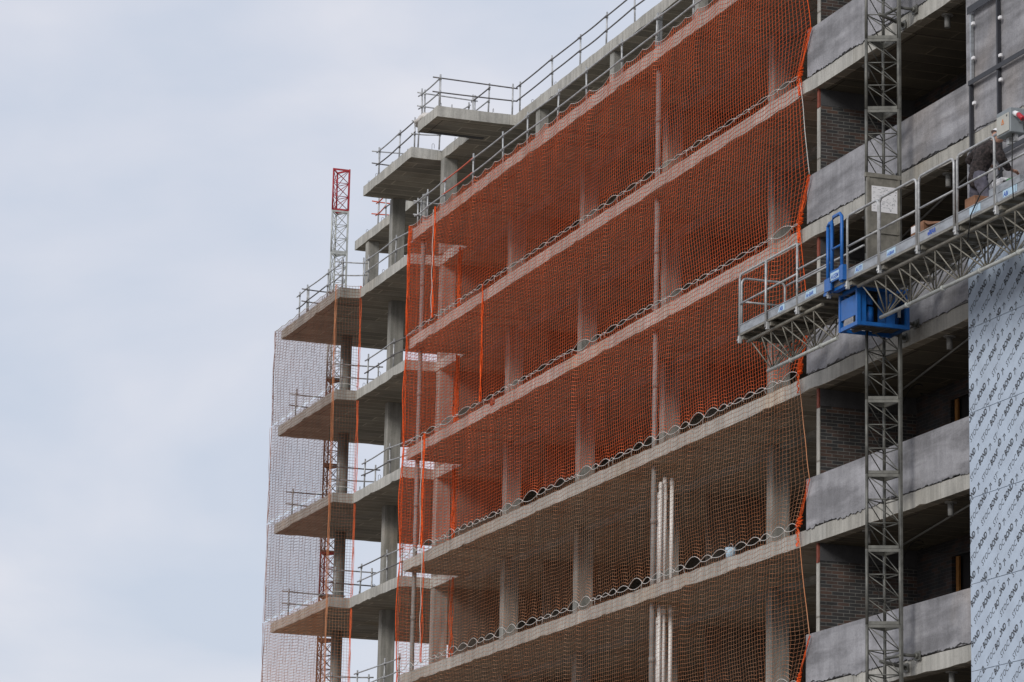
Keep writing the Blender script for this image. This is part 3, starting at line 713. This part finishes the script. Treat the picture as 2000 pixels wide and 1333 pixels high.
for z in (20.12, 14.05, 7.92):
    mb = MB(); mb.tube([(-54.82, 26.62, z), (-54.83, 26.98, z)], 0.03, 8); mb.tube([(-55.0, 26.3, z-0.12), (-55.32, 26.99, z-0.16)], 0.035, 8)
    mb.tube([(-55.3, 26.55, z-0.02), (-54.75, 26.6, z-0.02)], 0.03, 6)
    mb.box(-54.93, -54.73, 26.95, 26.972, z-0.08, z+0.08); mb.box(-55.42, -55.22, 26.95, 26.968, z-0.24, z-0.08)
    mb.tube([(-54.83, 26.9, z), (-54.83, 26.96, z)], 0.055, 10); mb.tube([(-55.3, 26.94, z-0.15), (-55.32, 26.965, z-0.16)], 0.055, 10)
    mb.build('wall_tie', M['mast'], rm)
# ------------------------------------------------------------------ mast climbing work platform
PX0, PX1 = -59.2, -45.6
DZ = 14.62
PF = thing('work_platform', 'long grey mast climbing work platform with truss beneath and blue carriage', 'platform', (-55.0, 25.8, 13.8))
mb = MB()
mb.box(PX0+0.02, PX1, 25.33, 26.25, DZ, DZ+0.03)
mb.box(PX0, PX1, 25.30, 25.335, DZ-0.05, DZ+0.0); mb.box(PX0, PX1, 26.25, 26.28, DZ-0.05, DZ+0.035)
x = PX0+0.05
while x < PX1:
    mb.box(x, x+0.05, 25.34, 26.24, DZ-0.055, DZ-0.002); x += 0.42
for i in range(14):
    x = PX0+0.5+i*0.98; mb.box(x, x+0.30, 26.28, 26.28+random.uniform(0.25, 0.5), DZ-0.03, DZ+0.005)
mb.build('deck', M['truss'], PF)
secs = [(-59.2, -57.86), (-57.84, -56.47), (-56.45, -55.08), (-54.25, -52.95), (-52.9, -51.4), (-51.33, -49.98), (-49.86, -48.45), (-48.4, -47.0), (-46.96, -45.6)]
for a, b in secs+[(-55.06, -54.28)]:
    mb = MB(); mb.cbox(a+0.01, b-0.01, 25.296, 25.312, DZ-0.01, DZ+0.16, 0.004); mb.box(a+0.01, b-0.01, 25.285, 25.296, DZ+0.148, DZ+0.163)
    mb.build('toe_board', M['alu'], PF)
def hoop(x0, x1, y, z0, z1, r=0.024, mid=True, mat='steel', left=True, right=True, rad=0.11, name='guard_rail', ax='x'):
    pts = []
    def P3(u, z): return (u, y, z) if ax == 'x' else (y, u, z)
    if left:
        pts.append(P3(x0, z0))
        for i in range(6):
            t = pi/2*i/5; pts.append(P3(x0+rad-cos(t)*rad, z1-rad+sin(t)*rad))
    else: pts.append(P3(x0, z1))
    if right:
        for i in range(6):
            t = pi/2*i/5; pts.append(P3(x1-rad+sin(t)*rad, z1-rad+cos(t)*rad))
        pts.append(P3(x1, z0))
    else: pts.append(P3(x1, z1))
    mb = MB(); mb.tube(pts, r, 8)
    if mid: mb.tube([P3(x0, (z0+z1)/2+0.08), P3(x1, (z0+z1)/2+0.08)], r*0.85, 8)
    if not right: mb.tube([P3(x1, z0), P3(x1, z1)], r, 8)
    mb.build(name, M[mat], PF)
ZR = 15.79
hoop(-59.2, -56.47, 25.30, DZ-0.16, ZR, right=False)
mb = MB(); mb.tube([(-57.86, 25.27, DZ-0.16), (-57.86, 25.27, ZR)], 0.026, 8); mb.build('guard_rail', M['steel'], PF)
mb = MB(); mb.tube([(-56.47, 25.30, 15.28), (-55.05, 25.30, 15.28)], 0.02, 8); mb.tube([(-56.47, 25.30, ZR-0.75), (-55.05, 25.30, ZR-0.75)], 0.018, 8); mb.build('guard_rail', M['steel'], PF)
for a, b in ((-54.25, -52.95), (-52.9, -51.42), (-51.33, -49.98), (-49.86, -48.5), (-46.96, -45.6)):
    hoop(a, b, 25.30, DZ-0.14, ZR)
hoop(-48.5, -47.05, 25.30, DZ-0.14, ZR, left=False)
hoop(25.33, 26.25, -59.17, DZ, 15.72, ax='y')
mb = MB(); mb.tube([(-59.15, 26.27, 15.10), (PX1, 26.27, 15.10)], 0.018, 8); mb.tube([(-59.15, 26.27, 15.66), (-55.6, 26.27, 15.66)], 0.02, 8)
x = -59.1
while x < PX1:
    if not -55.6 < x < -54.5: mb.tube([(x, 26.27, DZ), (x, 26.27, 15.12)], 0.018, 7)
    x += 1.36
mb.build('inner_rail', M['steel'], PF)
hoop(-54.12, -53.8, 26.0, DZ, 15.05, mid=False); hoop(-53.75, -53.3, 26.0, DZ, 15.1, mid=False)
# clamps under each post
for x in (-59.2, -57.86, -56.47, -55.06, -54.25, -52.92, -51.38, -49.92, -48.45, -47.0):
    mb = MB(); mb.cbox(x-0.03, x+0.03, 25.27, 25.34, DZ-0.20, DZ-0.05, 0.008); mb.tube([(x, 25.25, DZ-0.14), (x, 25.36, DZ-0.14)], 0.02, 8); mb.build('post_clamp', M['steel'], PF)
    mb = MB(); mb.box(x+0.04, x+0.12, 25.33, 26.25, DZ-0.13, DZ-0.056); mb.build('cross_beam', M['truss'], PF)
# truss
def truss(x0, x1):
    mb = MB(); zt, zbm = DZ-0.16, 13.87; ya, yb, ym = 25.45, 26.15, 25.80
    mb.tube([(x0, ya, zt), (x1, ya, zt)], 0.034, 8); mb.tube([(x0, yb, zt), (x1, yb, zt)], 0.034, 8)
    mb.build('top_chord', M['truss'], PF)
    mb = MB(); mb.tube([(x0+0.2, ym, zbm), (x1-0.1, ym, zbm)], 0.036, 8)
    b = x0+0.55
    while b < x1-0.2:
        mb.tube([(b+0.7, ym, zbm), (b+0.78, ym, zbm)], 0.052, 8); b += 1.4
    mb.build('bottom_chord', M['mast_pale'], PF)
    mb = MB(); b = x0+0.4
    while b < x1-0.1:
        for y in (ya, yb):
            for d, o in ((-0.73, -0.06), (-0.26, -0.02), (0.26, 0.02), (0.73, 0.06)):
                tx = b+d
                if x0-0.02 < tx < x1+0.02: mb.tube([(tx, y, zt), (b+o, ym, zbm)], 0.0145, 6)
        b += 0.98
    x = x0+0.14
    while x < x1: mb.tube([(x, ya, zt), (x, yb, zt)], 0.015, 6); x += 0.69
    mb.build('lattice', M['truss'], PF)
truss(-59.15, -55.65); truss(-54.1, PX1)
# blue carriage
mb = MB()
xa, xb, ya, yb, za, zb = -55.06, -54.33, 25.55, 26.53, 13.84, 14.50
for x in (xa, xb):
    for y in (ya, yb): mb.box(x-0.035, x+0.035, y-0.035, y+0.035, za-0.04, zb+0.05)
for z in (za, zb):
    mb.box(xa+0.036, xb-0.036, ya-0.03, ya+0.03, z-0.035, z+0.035)
    for x in (xa, xb): mb.box(x-0.03, x+0.03, ya+0.036, yb-0.036, z-0.034, z+0.034)
mb.box(xa-0.25, xb+0.02, 25.31, 25.42, zb+0.01, zb+0.07)
mb.box(xb-0.1, xb-0.03, ya+0.55, ya+0.75, za, zb)
fr = mb.build('blue_carriage', M['blue'], PF)
mb = MB()
for z in (za, zb): mb.box(xa+0.036, xb-0.036, yb-0.03, yb+0.03, z-0.035, z+0.035)
mb.box(xa+0.05, xb-0.05, yb+0.0, yb+0.01, za+0.05, zb-0.05)
mb.build('rear_frame', M['blue_shaded'], fr)
mb = MB(); mb.box(xa+0.04, xb-0.04, ya-0.025, ya-0.01, za+0.16, zb-0.12); mb.build('cover_plate', M['blue'], fr)
mb = MB(); mb.box(xa+0.2, xb-0.2, ya+0.05, yb-0.05, za+0.0, za+0.02); mb.tube([(xa+0.1, ya+0.2, za), (xb-0.1, ya+0.3, za)], 0.04, 10); mb.tube([(xa+0.1, ya+0.6, za), (xb-0.1, ya+0.7, za)], 0.03, 10); mb.build('floor_bars', M['dark'], fr)
mb = MB(); mb.box(xb-0.012, xb+0.002, ya+0.05, ya+0.16, za+0.04, zb-0.04); mb.build('cover_plate', M['blue'], fr)
mb = MB(); mb.box(xb-0.02, xb+0.0, ya+0.40, ya+0.54, za+0.04, zb-0.04); mb.build('cover_plate', M['blue_shaded'], fr)
for y in (ya+0.28, ya+0.78):
    mb = MB(); mb.tube([(xb-0.16, y, za+0.06), (xb-0.16, y, za+0.34)], 0.10, 14); mb.tube([(xb-0.16, y, za+0.38), (xb-0.16, y, za+0.56)], 0.085, 14); mb.build('drive_motor', M['blue'] if y < 26 else M['blue_shaded'], fr)
mb = MB(); mb.box(xa+0.1, xb-0.25, ya+0.2, yb-0.1, za+0.04, zb-0.1); mb.build('gearbox', M['dark'], fr)
for y, z in ((26.05, 14.05), (26.18, 14.3), (26.36, 14.02), (26.30, 14.33)):
    mb = MB(); mb.box(xb-0.05, xb-0.01, y, y+0.05, z, z+0.14); mb.build('bracket', M['steel'], fr)
# blue gate
def gate():
    mb = MB()
    for x in (-55.03, -54.84): mb.tube([(x, 25.27, DZ-0.05), (x, 25.27, ZR-0.02 if x < -54.9 else ZR+0.0)], 0.034, 8)
    mb.tube([(-55.03, 25.27, ZR-0.02), (-54.95, 25.27, ZR+0.03), (-54.84, 25.27, ZR-0.02)], 0.034, 8)
    pts = [(-54.80, 25.24, DZ+0.1), (-54.80, 25.24, ZR+0.02), (-54.72, 25.24, ZR+0.09), (-54.44, 25.24, ZR+0.09), (-54.36, 25.24, ZR+0.02), (-54.36, 25.24, DZ-0.05)]
    mb.tube(pts, 0.034, 8); mb.tube([(-54.80, 25.24, 15.28), (-54.36, 25.24, 15.28)], 0.022, 8)
    mb.box(-54.82, -54.28, 25.21, 25.23, DZ+0.03, DZ+0.24); mb.box(-55.06, -54.78, 25.21, 25.24, DZ-0.10, DZ+0.14)
    mb.box(-54.40, -54.24, 25.20, 25.32, DZ-0.02, DZ+0.26)
    return mb.build('blue_gate', M['blue'], PF)
gt = gate()
# name plates
def facetext(body, x, z, y, size, mat, parent, rot=0.0, bold=0.0, shear=0.0):
    v, f = text_mesh(body, size, bold, shear); c, s_ = cos(rot), sin(rot)
    mb = MB(); mb.v = [(x+a*c-b*s_, y, z+a*s_+b*c) for a, b in v]
    for q in f: mb.face(q)
    mb.build('lettering', M[mat], parent)
def plate(x, z, w, h, body, parent, y=25.293, slant=0.0, mat='paleblue', tsize=0.12):
    mb = MB(); mb.v = [(x, y, z), (x+w, y, z), (x+w, y, z+h), (x+slant, y, z+h)]; mb.face((0, 1, 2, 3))
    o = mb.build('name_plate', M[mat], parent)
    facetext(body, x+slant*0.6+0.02, z+h*0.12, y-0.003, tsize, 'blueink', o, bold=0.002, shear=0.2)
plate(-57.35, DZ+0.02, 0.32, 0.12, 'ABi', PF, slant=0.1, tsize=0.11)
plate(-56.1, DZ+0.02, 0.5, 0.12, 'Ac-BAR', PF, tsize=0.10, slant=0.05)
plate(-54.78, DZ+0.06, 0.44, 0.14, 'AGEM', gt, y=25.206, tsize=0.12)
plate(-53.95, DZ+0.02, 0.36, 0.12, 'AUTI', PF, slant=0.08, tsize=0.11)
plate(-52.6, DZ+0.02, 0.36, 0.12, 'AGBAR', PF, tsize=0.085)
facetext('eBIAR', -50.98, DZ+0.035, 25.291, 0.12, 'blueink', PF, bold=0.003)
mb = MB(); mb.v = [(-49.4, 25.292, DZ+0.02), (-49.0, 25.292, DZ+0.02), (-49.0, 25.292, DZ+0.14), (-49.4, 25.292, DZ+0.14)]; mb.face((0, 1, 2, 3)); mb.build('name_plate', M['paleblue'], PF)
plate(-48.2, DZ+0.02, 0.5, 0.13, 'ABi', PF, tsize=0.11)
# mast guard with paper sign
mb = MB()
mb.box(-54.72, -54.70, 25.95, 26.54, DZ+0.03, 16.72)
for y in (25.93, 26.55): mb.box(-54.735, -54.685, y-0.025, y+0.025, DZ+0.03, 16.76)
mb.box(-54.74, -54.68, 25.87, 26.60, 16.72, 16.80); mb.box(-54.705, -54.675, 25.94, 26.56, 15.66, 15.72)
gd = mb.build('mast_guard', M['truss'], PF)
mb = MB(); mb.box(-54.699, -54.694, 26.0, 26.52, 16.07, 16.56)
sg = mb.build('paper_sign', M['paper'], gd)
mb = MB(); rr = random.Random(4)
for i in range(16):
    z = 16.52-i*0.028; y = 26.03
    while y < 26.49:
        w = rr.uniform(0.01, 0.06)
        if rr.random() < 0.35: mb.box(-54.693, -54.6915, y, min(y+w, 26.5), z, z+0.006)
        y += w+0.012
for i in range(14):
    y, z = rr.uniform(26.28, 26.5), rr.uniform(16.1, 16.5); mb.box(-54.693, -54.6912, y, y+0.012, z, z+0.012)
mb.build('printed_text', M['cabgrey'], sg)
# ------------------------------------------------------------------ things on the platform
def carton(x0, x1, y0, y1, z1, label, white=True):
    z0 = DZ+0.032
    t = thing('cardboard_box', label, 'box', ((x0+x1)/2, (y0+y1)/2, z0))
    mb = MB(); mb.cbox(x0, x1, y0, y1, z0, z1, 0.006); mb.box(x0+0.01, x1-0.01, (y0+y1)/2-0.03, (y0+y1)/2+0.03, z1, z1+0.002); mb.build('body', M['card'], t)
    if white: mb = MB(); mb.box(x0+0.02, x0+0.02+(x1-x0)*0.42, y0-0.004, y0-0.001, z1-0.14, z1-0.02); mb.build('paper_label', M['paper'], t)
    return t
t = carton(-52.30, -51.80, 25.62, 25.95, 15.16, 'cardboard box with a white label, standing beside the papered mast guard')
mb = MB(); mb.v = [(-51.80, 25.62, 15.14), (-51.80, 25.95, 15.14), (-51.62, 25.97, 15.14), (-51.62, 25.62, 15.04)]; mb.face((0, 1, 2, 3)); mb.v += [(a, b, c-0.006) for a, b, c in mb.v[:4]]; mb.face((7, 6, 5, 4)); mb.build('flap', M['card'], t)
carton(-49.98, -49.62, 25.50, 25.8, 14.65+0.42, "small plain cardboard box on the deck beside the worker's legs", white=False)
t = thing('bucket', 'small open pale blue bucket standing on the slab edge between rope loops', 'bucket', (-63.85, 27.12, LV[5]))
mb = MB(); mb.tube([(-63.85, 27.12, LV[5]), (-63.85, 27.12, LV[5]+0.24)], 0.1, 16, rs=[0.09, 0.115]); mb.build('pail', M['paleblue'], t)
mb = MB(); mb.tube([(-63.85+0.12*cos(a*pi/8), 27.12, LV[5]+0.24+0.09*sin(a*pi/8)) for a in range(9)], 0.006, 5); mb.build('handle', M['steel'], t)
# tray of tools beside the worker
t = thing('tool_tray', 'grey metal tray holding white packs and a green tool, right of the worker', 'tray', (-48.9, 25.7, DZ+0.03))
mb = MB(); z0 = DZ+0.032
mb.box(-49.0, -47.9, 25.45, 25.95, z0, z0+0.02)
for a, b, c, d in ((-49.0, -47.9, 25.45, 25.47), (-49.0, -47.9, 25.93, 25.95), (-49.0, -48.98, 25.471, 25.929), (-47.92, -47.9, 25.471, 25.929)): mb.box(a, b, c, d, z0+0.021, z0+0.34)
mb.build('tray_body', M['alu'], t)
pk = thing('plastic_pack', 'two stacked white plastic packs lying on top of the tool tray', 'pack', (-49.2, 25.6, z0+0.30))
for i in range(2):
    mb = MB(); mb.cbox(-48.96, -48.62, 25.48, 25.8, z0+0.27+i*0.11, z0+0.37+i*0.11, 0.02); mb.build('pack', M['paper'], pk)
gr = thing('power_tool', 'green handheld power tool lying in the grey tray', 'tool', (-48.75, 25.6, z0+0.35))
mb = MB(); mb.tube([(-48.5, 25.55, z0+0.38), (-48.2, 25.66, z0+0.38)], 0.045, 10); mb.build('tool_body', M['green'], gr)
mb = MB(); mb.tube([(-48.5, 25.55, z0+0.38), (-48.6, 25.52, z0+0.40)], 0.02, 8); mb.box(-48.32, -48.26, 25.6, 25.64, z0+0.24, z0+0.36); mb.build('tool_grip', M['cable'], gr)
# electrical cabinet
EC = thing('electrical_cabinet', 'pale electrical cabinet with a warning triangle, hung on the platform guard rail', 'cabinet', (-47.810, 25.25, 15.6))
mb = MB(); mb.cbox(-48.070, -47.590, 25.12, 25.42, 15.60, 16.02, 0.012); mb.build('housing', M['cabgrey'], EC)
mb = MB(); mb.cbox(-48.040, -47.620, 25.105, 25.119, 15.63, 15.94, 0.004); dr = mb.build('door', M['cabinet'], EC)
mb = MB()
for a, b in (((-0.045, 0), (0.045, 0)), ((0.045, 0), (0, 0.085)), ((0, 0.085), (-0.045, 0))):
    mb.beam((-47.820+a[0], 25.102, 15.78+a[1]), (-47.820+b[0], 25.102, 15.78+b[1]), 0.004, 0.009)
mb.beam((-47.815, 25.102, 15.85), (-47.825, 25.102, 15.82), 0.004, 0.008); mb.beam((-47.825, 25.102, 15.82), (-47.815, 25.102, 15.795), 0.004, 0.008)
mb.build('warning_triangle', M['orange'], dr)
mb = MB(); mb.box(-47.690, -47.660, 25.10, 25.104, 15.88, 15.91); mb.build('door_lock', M['ink'], dr)
mb = MB(); mb.tube([(-47.580, 25.2, 15.92), (-47.450, 25.2, 15.86)], 0.045, 12); mb.build('socket', M['paper'], EC)
mb = MB(); mb.tube([(-47.450, 25.2, 15.86), (-47.310, 25.21, 15.75)], 0.042, 12); mb.build('plug', M['redplug'], EC)
mb = MB(); mb.box(-47.960, -47.860, 25.24, 25.30, 15.48, 15.60); mb.box(-47.760, -47.660, 25.24, 25.30, 15.48, 15.60); mb.build('mount', M['steel'], EC)
mb = MB(); mb.tube([(-47.690, 25.22, 15.62), (-47.680, 25.2, 15.3), (-47.700, 25.2, 14.9), (-47.680, 25.21, 14.5)], 0.012, 6)
mb.tube(catenary((-47.310, 25.2, 15.75), (-47.010, 25.3, 14.3), 0.1), 0.013, 6); mb.build('power_cable', M['cable'], EC)
mb = MB(); mb.tube([(-48.75, 25.6, 15.3), (-48.95, 25.28, 14.92), (-49.25, 25.24, 14.6), (-49.5, 25.3, 14.2)], 0.012, 6)
cb_ = mb.build('power_lead', M['cable']); cb_['label'] = 'black power lead trailing from the worker over the deck edge'; cb_['category'] = 'cable'; rebase(cb_, (-49.5, 25.3, 14.2))
# ------------------------------------------------------------------ the worker
def skin_body(name, verts, edges, radii, mat, parent, root=0, sub=2, vox=0.014):
    """one continuous surface: tapered limbs fused by a voxel remesh, then smoothed"""
    m_ = MB(); R = [x if not isinstance(x, tuple) else max(x) for x in radii]
    for a, b in edges:
        p, q = Vector(verts[a]), Vector(verts[b])
        m_.tube([p+(q-p)*t/6 for t in range(7)], 0.1, 14, rs=[R[a]+(R[b]-R[a])*t/6 for t in range(7)])
    bm = bmesh.new()
    for i_, v in enumerate(verts):
        bmesh.ops.create_icosphere(bm, subdivisions=2, radius=R[i_], matrix=Matrix.Translation(Vector(v)))
    m_.addbm(bm); bm.free()
    o = m_.build(name, mat, parent)
    m = o.modifiers.new('remesh', 'REMESH'); m.mode = 'VOXEL'; m.voxel_size = vox; m.use_smooth_shade = True
    sm = o.modifiers.new('smooth', 'SMOOTH'); sm.iterations = 6; sm.factor = 0.5
    if name in ('jacket', 'trousers'):
        tx = bpy.data.textures.new('folds', 'CLOUDS'); tx.noise_scale = 0.09
        d = o.modifiers.new('folds', 'DISPLACE'); d.texture = tx; d.strength = 0.045; d.mid_level = 0.5
    dg = bpy.context.evaluated_depsgraph_get(); m2 = bpy.data.meshes.new_from_object(o.evaluated_get(dg))
    o.modifiers.clear(); o.data = m2; m2.materials.clear(); m2.materials.append(mat)
    for p in m2.polygons: p.use_smooth = True
    return o
WX, WY, WZ = -50.12, 25.82, DZ+0.03
WK = thing('person', 'worker in dark camouflage jacket, grey trousers and white helmet leaning to the wall', 'person', (WX, WY, WZ))
def w(x, y, z): return (WX+x, WY+y, WZ+z)
# body: one continuous figure; x along the wall to the camera, y towards the wall
bv = [w(0, 0, 0.90), w(0.02, 0.03, 1.08), w(0.06, 0.10, 1.28), w(0.10, 0.16, 1.40), w(0.15, 0.22, 1.48), w(0.20, 0.27, 1.56),
      w(-0.10, 0.03, 0.86), w(-0.14, 0.02, 0.50), w(-0.17, -0.04, 0.10), w(-0.17, 0.10, 0.04),
      w(0.12, -0.01, 0.86), w(0.17, 0.08, 0.48), w(0.20, -0.05, 0.10), w(0.20, 0.10, 0.04),
      w(-0.12, 0.10, 1.40), w(-0.38, 0.06, 1.30), w(-0.22, 0.28, 1.18), w(-0.14, 0.36, 1.16),
      w(0.28, 0.20, 1.36), w(0.46, 0.22, 1.12), w(0.42, 0.40, 0.98), w(0.40, 0.47, 0.96)]
be = [(0, 1), (1, 2), (2, 3), (3, 4), (4, 5), (0, 6), (6, 7), (7, 8), (8, 9), (0, 10), (10, 11), (11, 12), (12, 13), (3, 14), (14, 15), (15, 16), (16, 17), (3, 18), (18, 19), (19, 20), (20, 21)]
br_ = [0.09, 0.09, 0.11, 0.10, 0.055, 0.055, 0.075, 0.05, 0.04, 0.035, 0.075, 0.05, 0.04, 0.035, 0.055, 0.045, 0.034, 0.03, 0.055, 0.045, 0.034, 0.03]
body = skin_body('body', bv, be, br_, M['skin'], WK)
jv = [w(0, 0, 0.82), w(0.02, 0.03, 1.06), w(0.06, 0.10, 1.28), w(0.10, 0.15, 1.40), w(0.13, 0.20, 1.46), w(-0.12, 0.10, 1.40), w(-0.38, 0.06, 1.30), w(-0.235, 0.265, 1.19), w(0.28, 0.20, 1.36), w(0.46, 0.22, 1.12), w(0.425, 0.37, 0.99)]
je = [(0, 1), (1, 2), (2, 3), (3, 4), (3, 5), (5, 6), (6, 7), (3, 8), (8, 9), (9, 10)]
skin_body('jacket', jv, je, [0.165, 0.16, 0.175, 0.15, 0.085, 0.10, 0.085, 0.058, 0.10, 0.085, 0.058], M['jacket'], WK)
tvv = [w(0.01, 0.01, 0.95), w(-0.10, 0.03, 0.80), w(-0.14, 0.02, 0.50), w(-0.17, -0.04, 0.12), w(0.12, -0.01, 0.80), w(0.17, 0.08, 0.48), w(0.20, -0.05, 0.12)]
skin_body('trousers', tvv, [(0, 1), (1, 2), (2, 3), (0, 4), (4, 5), (5, 6)], [0.15, 0.125, 0.09, 0.075, 0.125, 0.09, 0.075], M['trousers'], WK)
for s_ in (-0.17, 0.20):
    skin_body('boot', [w(s_, -0.05, 0.10), w(s_, -0.03, 0.05), w(s_, 0.14, 0.04)], [(0, 1), (1, 2)], [0.06, 0.055, 0.045], M['boot'], WK)
hc = Vector(w(0.21, 0.28, 1.58))
bm = bmesh.new(); bmesh.ops.create_uvsphere(bm, u_segments=20, v_segments=14, radius=0.1)
rotm = Matrix.Rotation(radians(-32), 4, 'X') @ Matrix.Rotation(radians(0), 4, 'Y')
for v in bm.verts:
    p = v.co.copy(); p.y *= 1.05; p.x *= 0.80; p.z *= 1.2
    if p.y > 0.05 and abs(p.x) < 0.03: p.y += 0.018*max(0, 1-abs(p.z+0.01)/0.04)     # nose
    if p.z < -0.05: p.x *= 0.82
    if p.y > 0.07 and 0.015 < abs(p.x) < 0.05 and 0.005 < p.z < 0.035: p.y -= 0.012   # eye sockets
    if p.y > 0.07 and abs(p.x) < 0.03 and -0.065 < p.z < -0.045: p.y -= 0.006         # mouth
    v.co = hc+(rotm @ p)
mb = MB(); mb.addbm(bm, 0, True); bm.free(); hd = mb.build('head', M['skin'], WK)
for sx_ in (-1, 1):
    mb = MB(); c0 = hc+rotm @ Vector((sx_*0.083, -0.005, 0.0)); mb.tube([c0+rotm @ Vector((0, 0, -0.03)), c0, c0+rotm @ Vector((0, 0, 0.03))], 0.014, 8, rs=[0.008, 0.016, 0.009]); mb.build('ear', M['skin'], WK)
bm = bmesh.new(); bmesh.ops.create_uvsphere(bm, u_segments=24, v_segments=16, radius=0.128)
bmesh.ops.bisect_plane(bm, geom=bm.verts[:]+bm.edges[:]+bm.faces[:], plane_co=(0, 0, 0.0), plane_no=(0, 0, -1), clear_outer=True)
for v in bm.verts:
    p = v.co.copy(); p.y *= 1.12; p.x *= 0.95; p.z = p.z*1.02+0.035
    if p.z < 0.045: p *= 1.06
    if p.z < 0.045 and p.y > 0.06: p.y += 0.04*(1-abs(p.x)/0.14)
    v.co = hc+(rotm @ p)
mb = MB(); mb.addbm(bm, 0, True); bm.free(); mb.build('safety_helmet', M['helmet'], WK)
for base, d in ((Vector(w(-0.14, 0.36, 1.16)), Vector((0.3, 0.9, -0.1))), (Vector(w(0.40, 0.47, 0.96)), Vector((-0.1, 1, -0.25)))):
    d.normalize(); side = d.cross(Vector((0, 0, 1))).normalized()
    pv = [base-d*0.04, base+d*0.05]; pe = [(0, 1)]; pr_ = [0.028, 0.03]
    hv = skin_body('hand', pv, pe, [0.026, 0.028], M['skin'], WK, vox=0.007)
    mb = MB()
    for q, (off_, L) in enumerate(((-0.03, 0.065), (-0.01, 0.078), (0.011, 0.072), (0.030, 0.058))):
        a = base+d*0.065+side*off_; mb.tube([a, a+d*L*0.5+Vector((0, 0, -0.008)), a+d*L*0.8+Vector((0, 0, -0.03)), a+d*L*0.7+Vector((0, 0, -0.05))], 0.009, 7, rs=[0.010, 0.0095, 0.009, 0.007])
    a = base+side*0.035; mb.tube([a, a+side*0.03+d*0.03, a+side*0.03+d*0.06+Vector((0, 0, -0.02))], 0.010, 7)
    mb.build('fingers', M['skin'], hv)
t = thing('timber_block', 'small reddish timber block left on the slab edge under the rope loops', 'block', (-78.9, 27.05, LV[3]))
mb = MB(); mb.cbox(-79.05, -78.75, 26.96, 27.12, LV[3]-0.10, LV[3]+0.06, 0.01); mb.build('timber', M['primer'], t)
# ------------------------------------------------------------------ bits on the roof
mb = MB()
bm = bmesh.new(); bmesh.ops.create_icosphere(bm, subdivisions=3, radius=0.3)
for v in bm.verts:
    n_ = noise.noise(v.co*6)*0.12+noise.noise(v.co*15)*0.05; p = v.co*(1+n_*2.2); v.co = Vector((-85.95+p.x*1.9, 27.22+p.y*0.75, LV[0]+0.06+max(-0.07, p.z*0.5)))
mb.addbm(bm, 0, True); bm.free()
o = mb.build('tarpaulin', M['rope']); o['label'] = 'crumpled pale tarpaulin heaped on the far corner of the roof balcony'; o['category'] = 'tarpaulin'; rebase(o, (-85.95, 27.22, LV[0]))
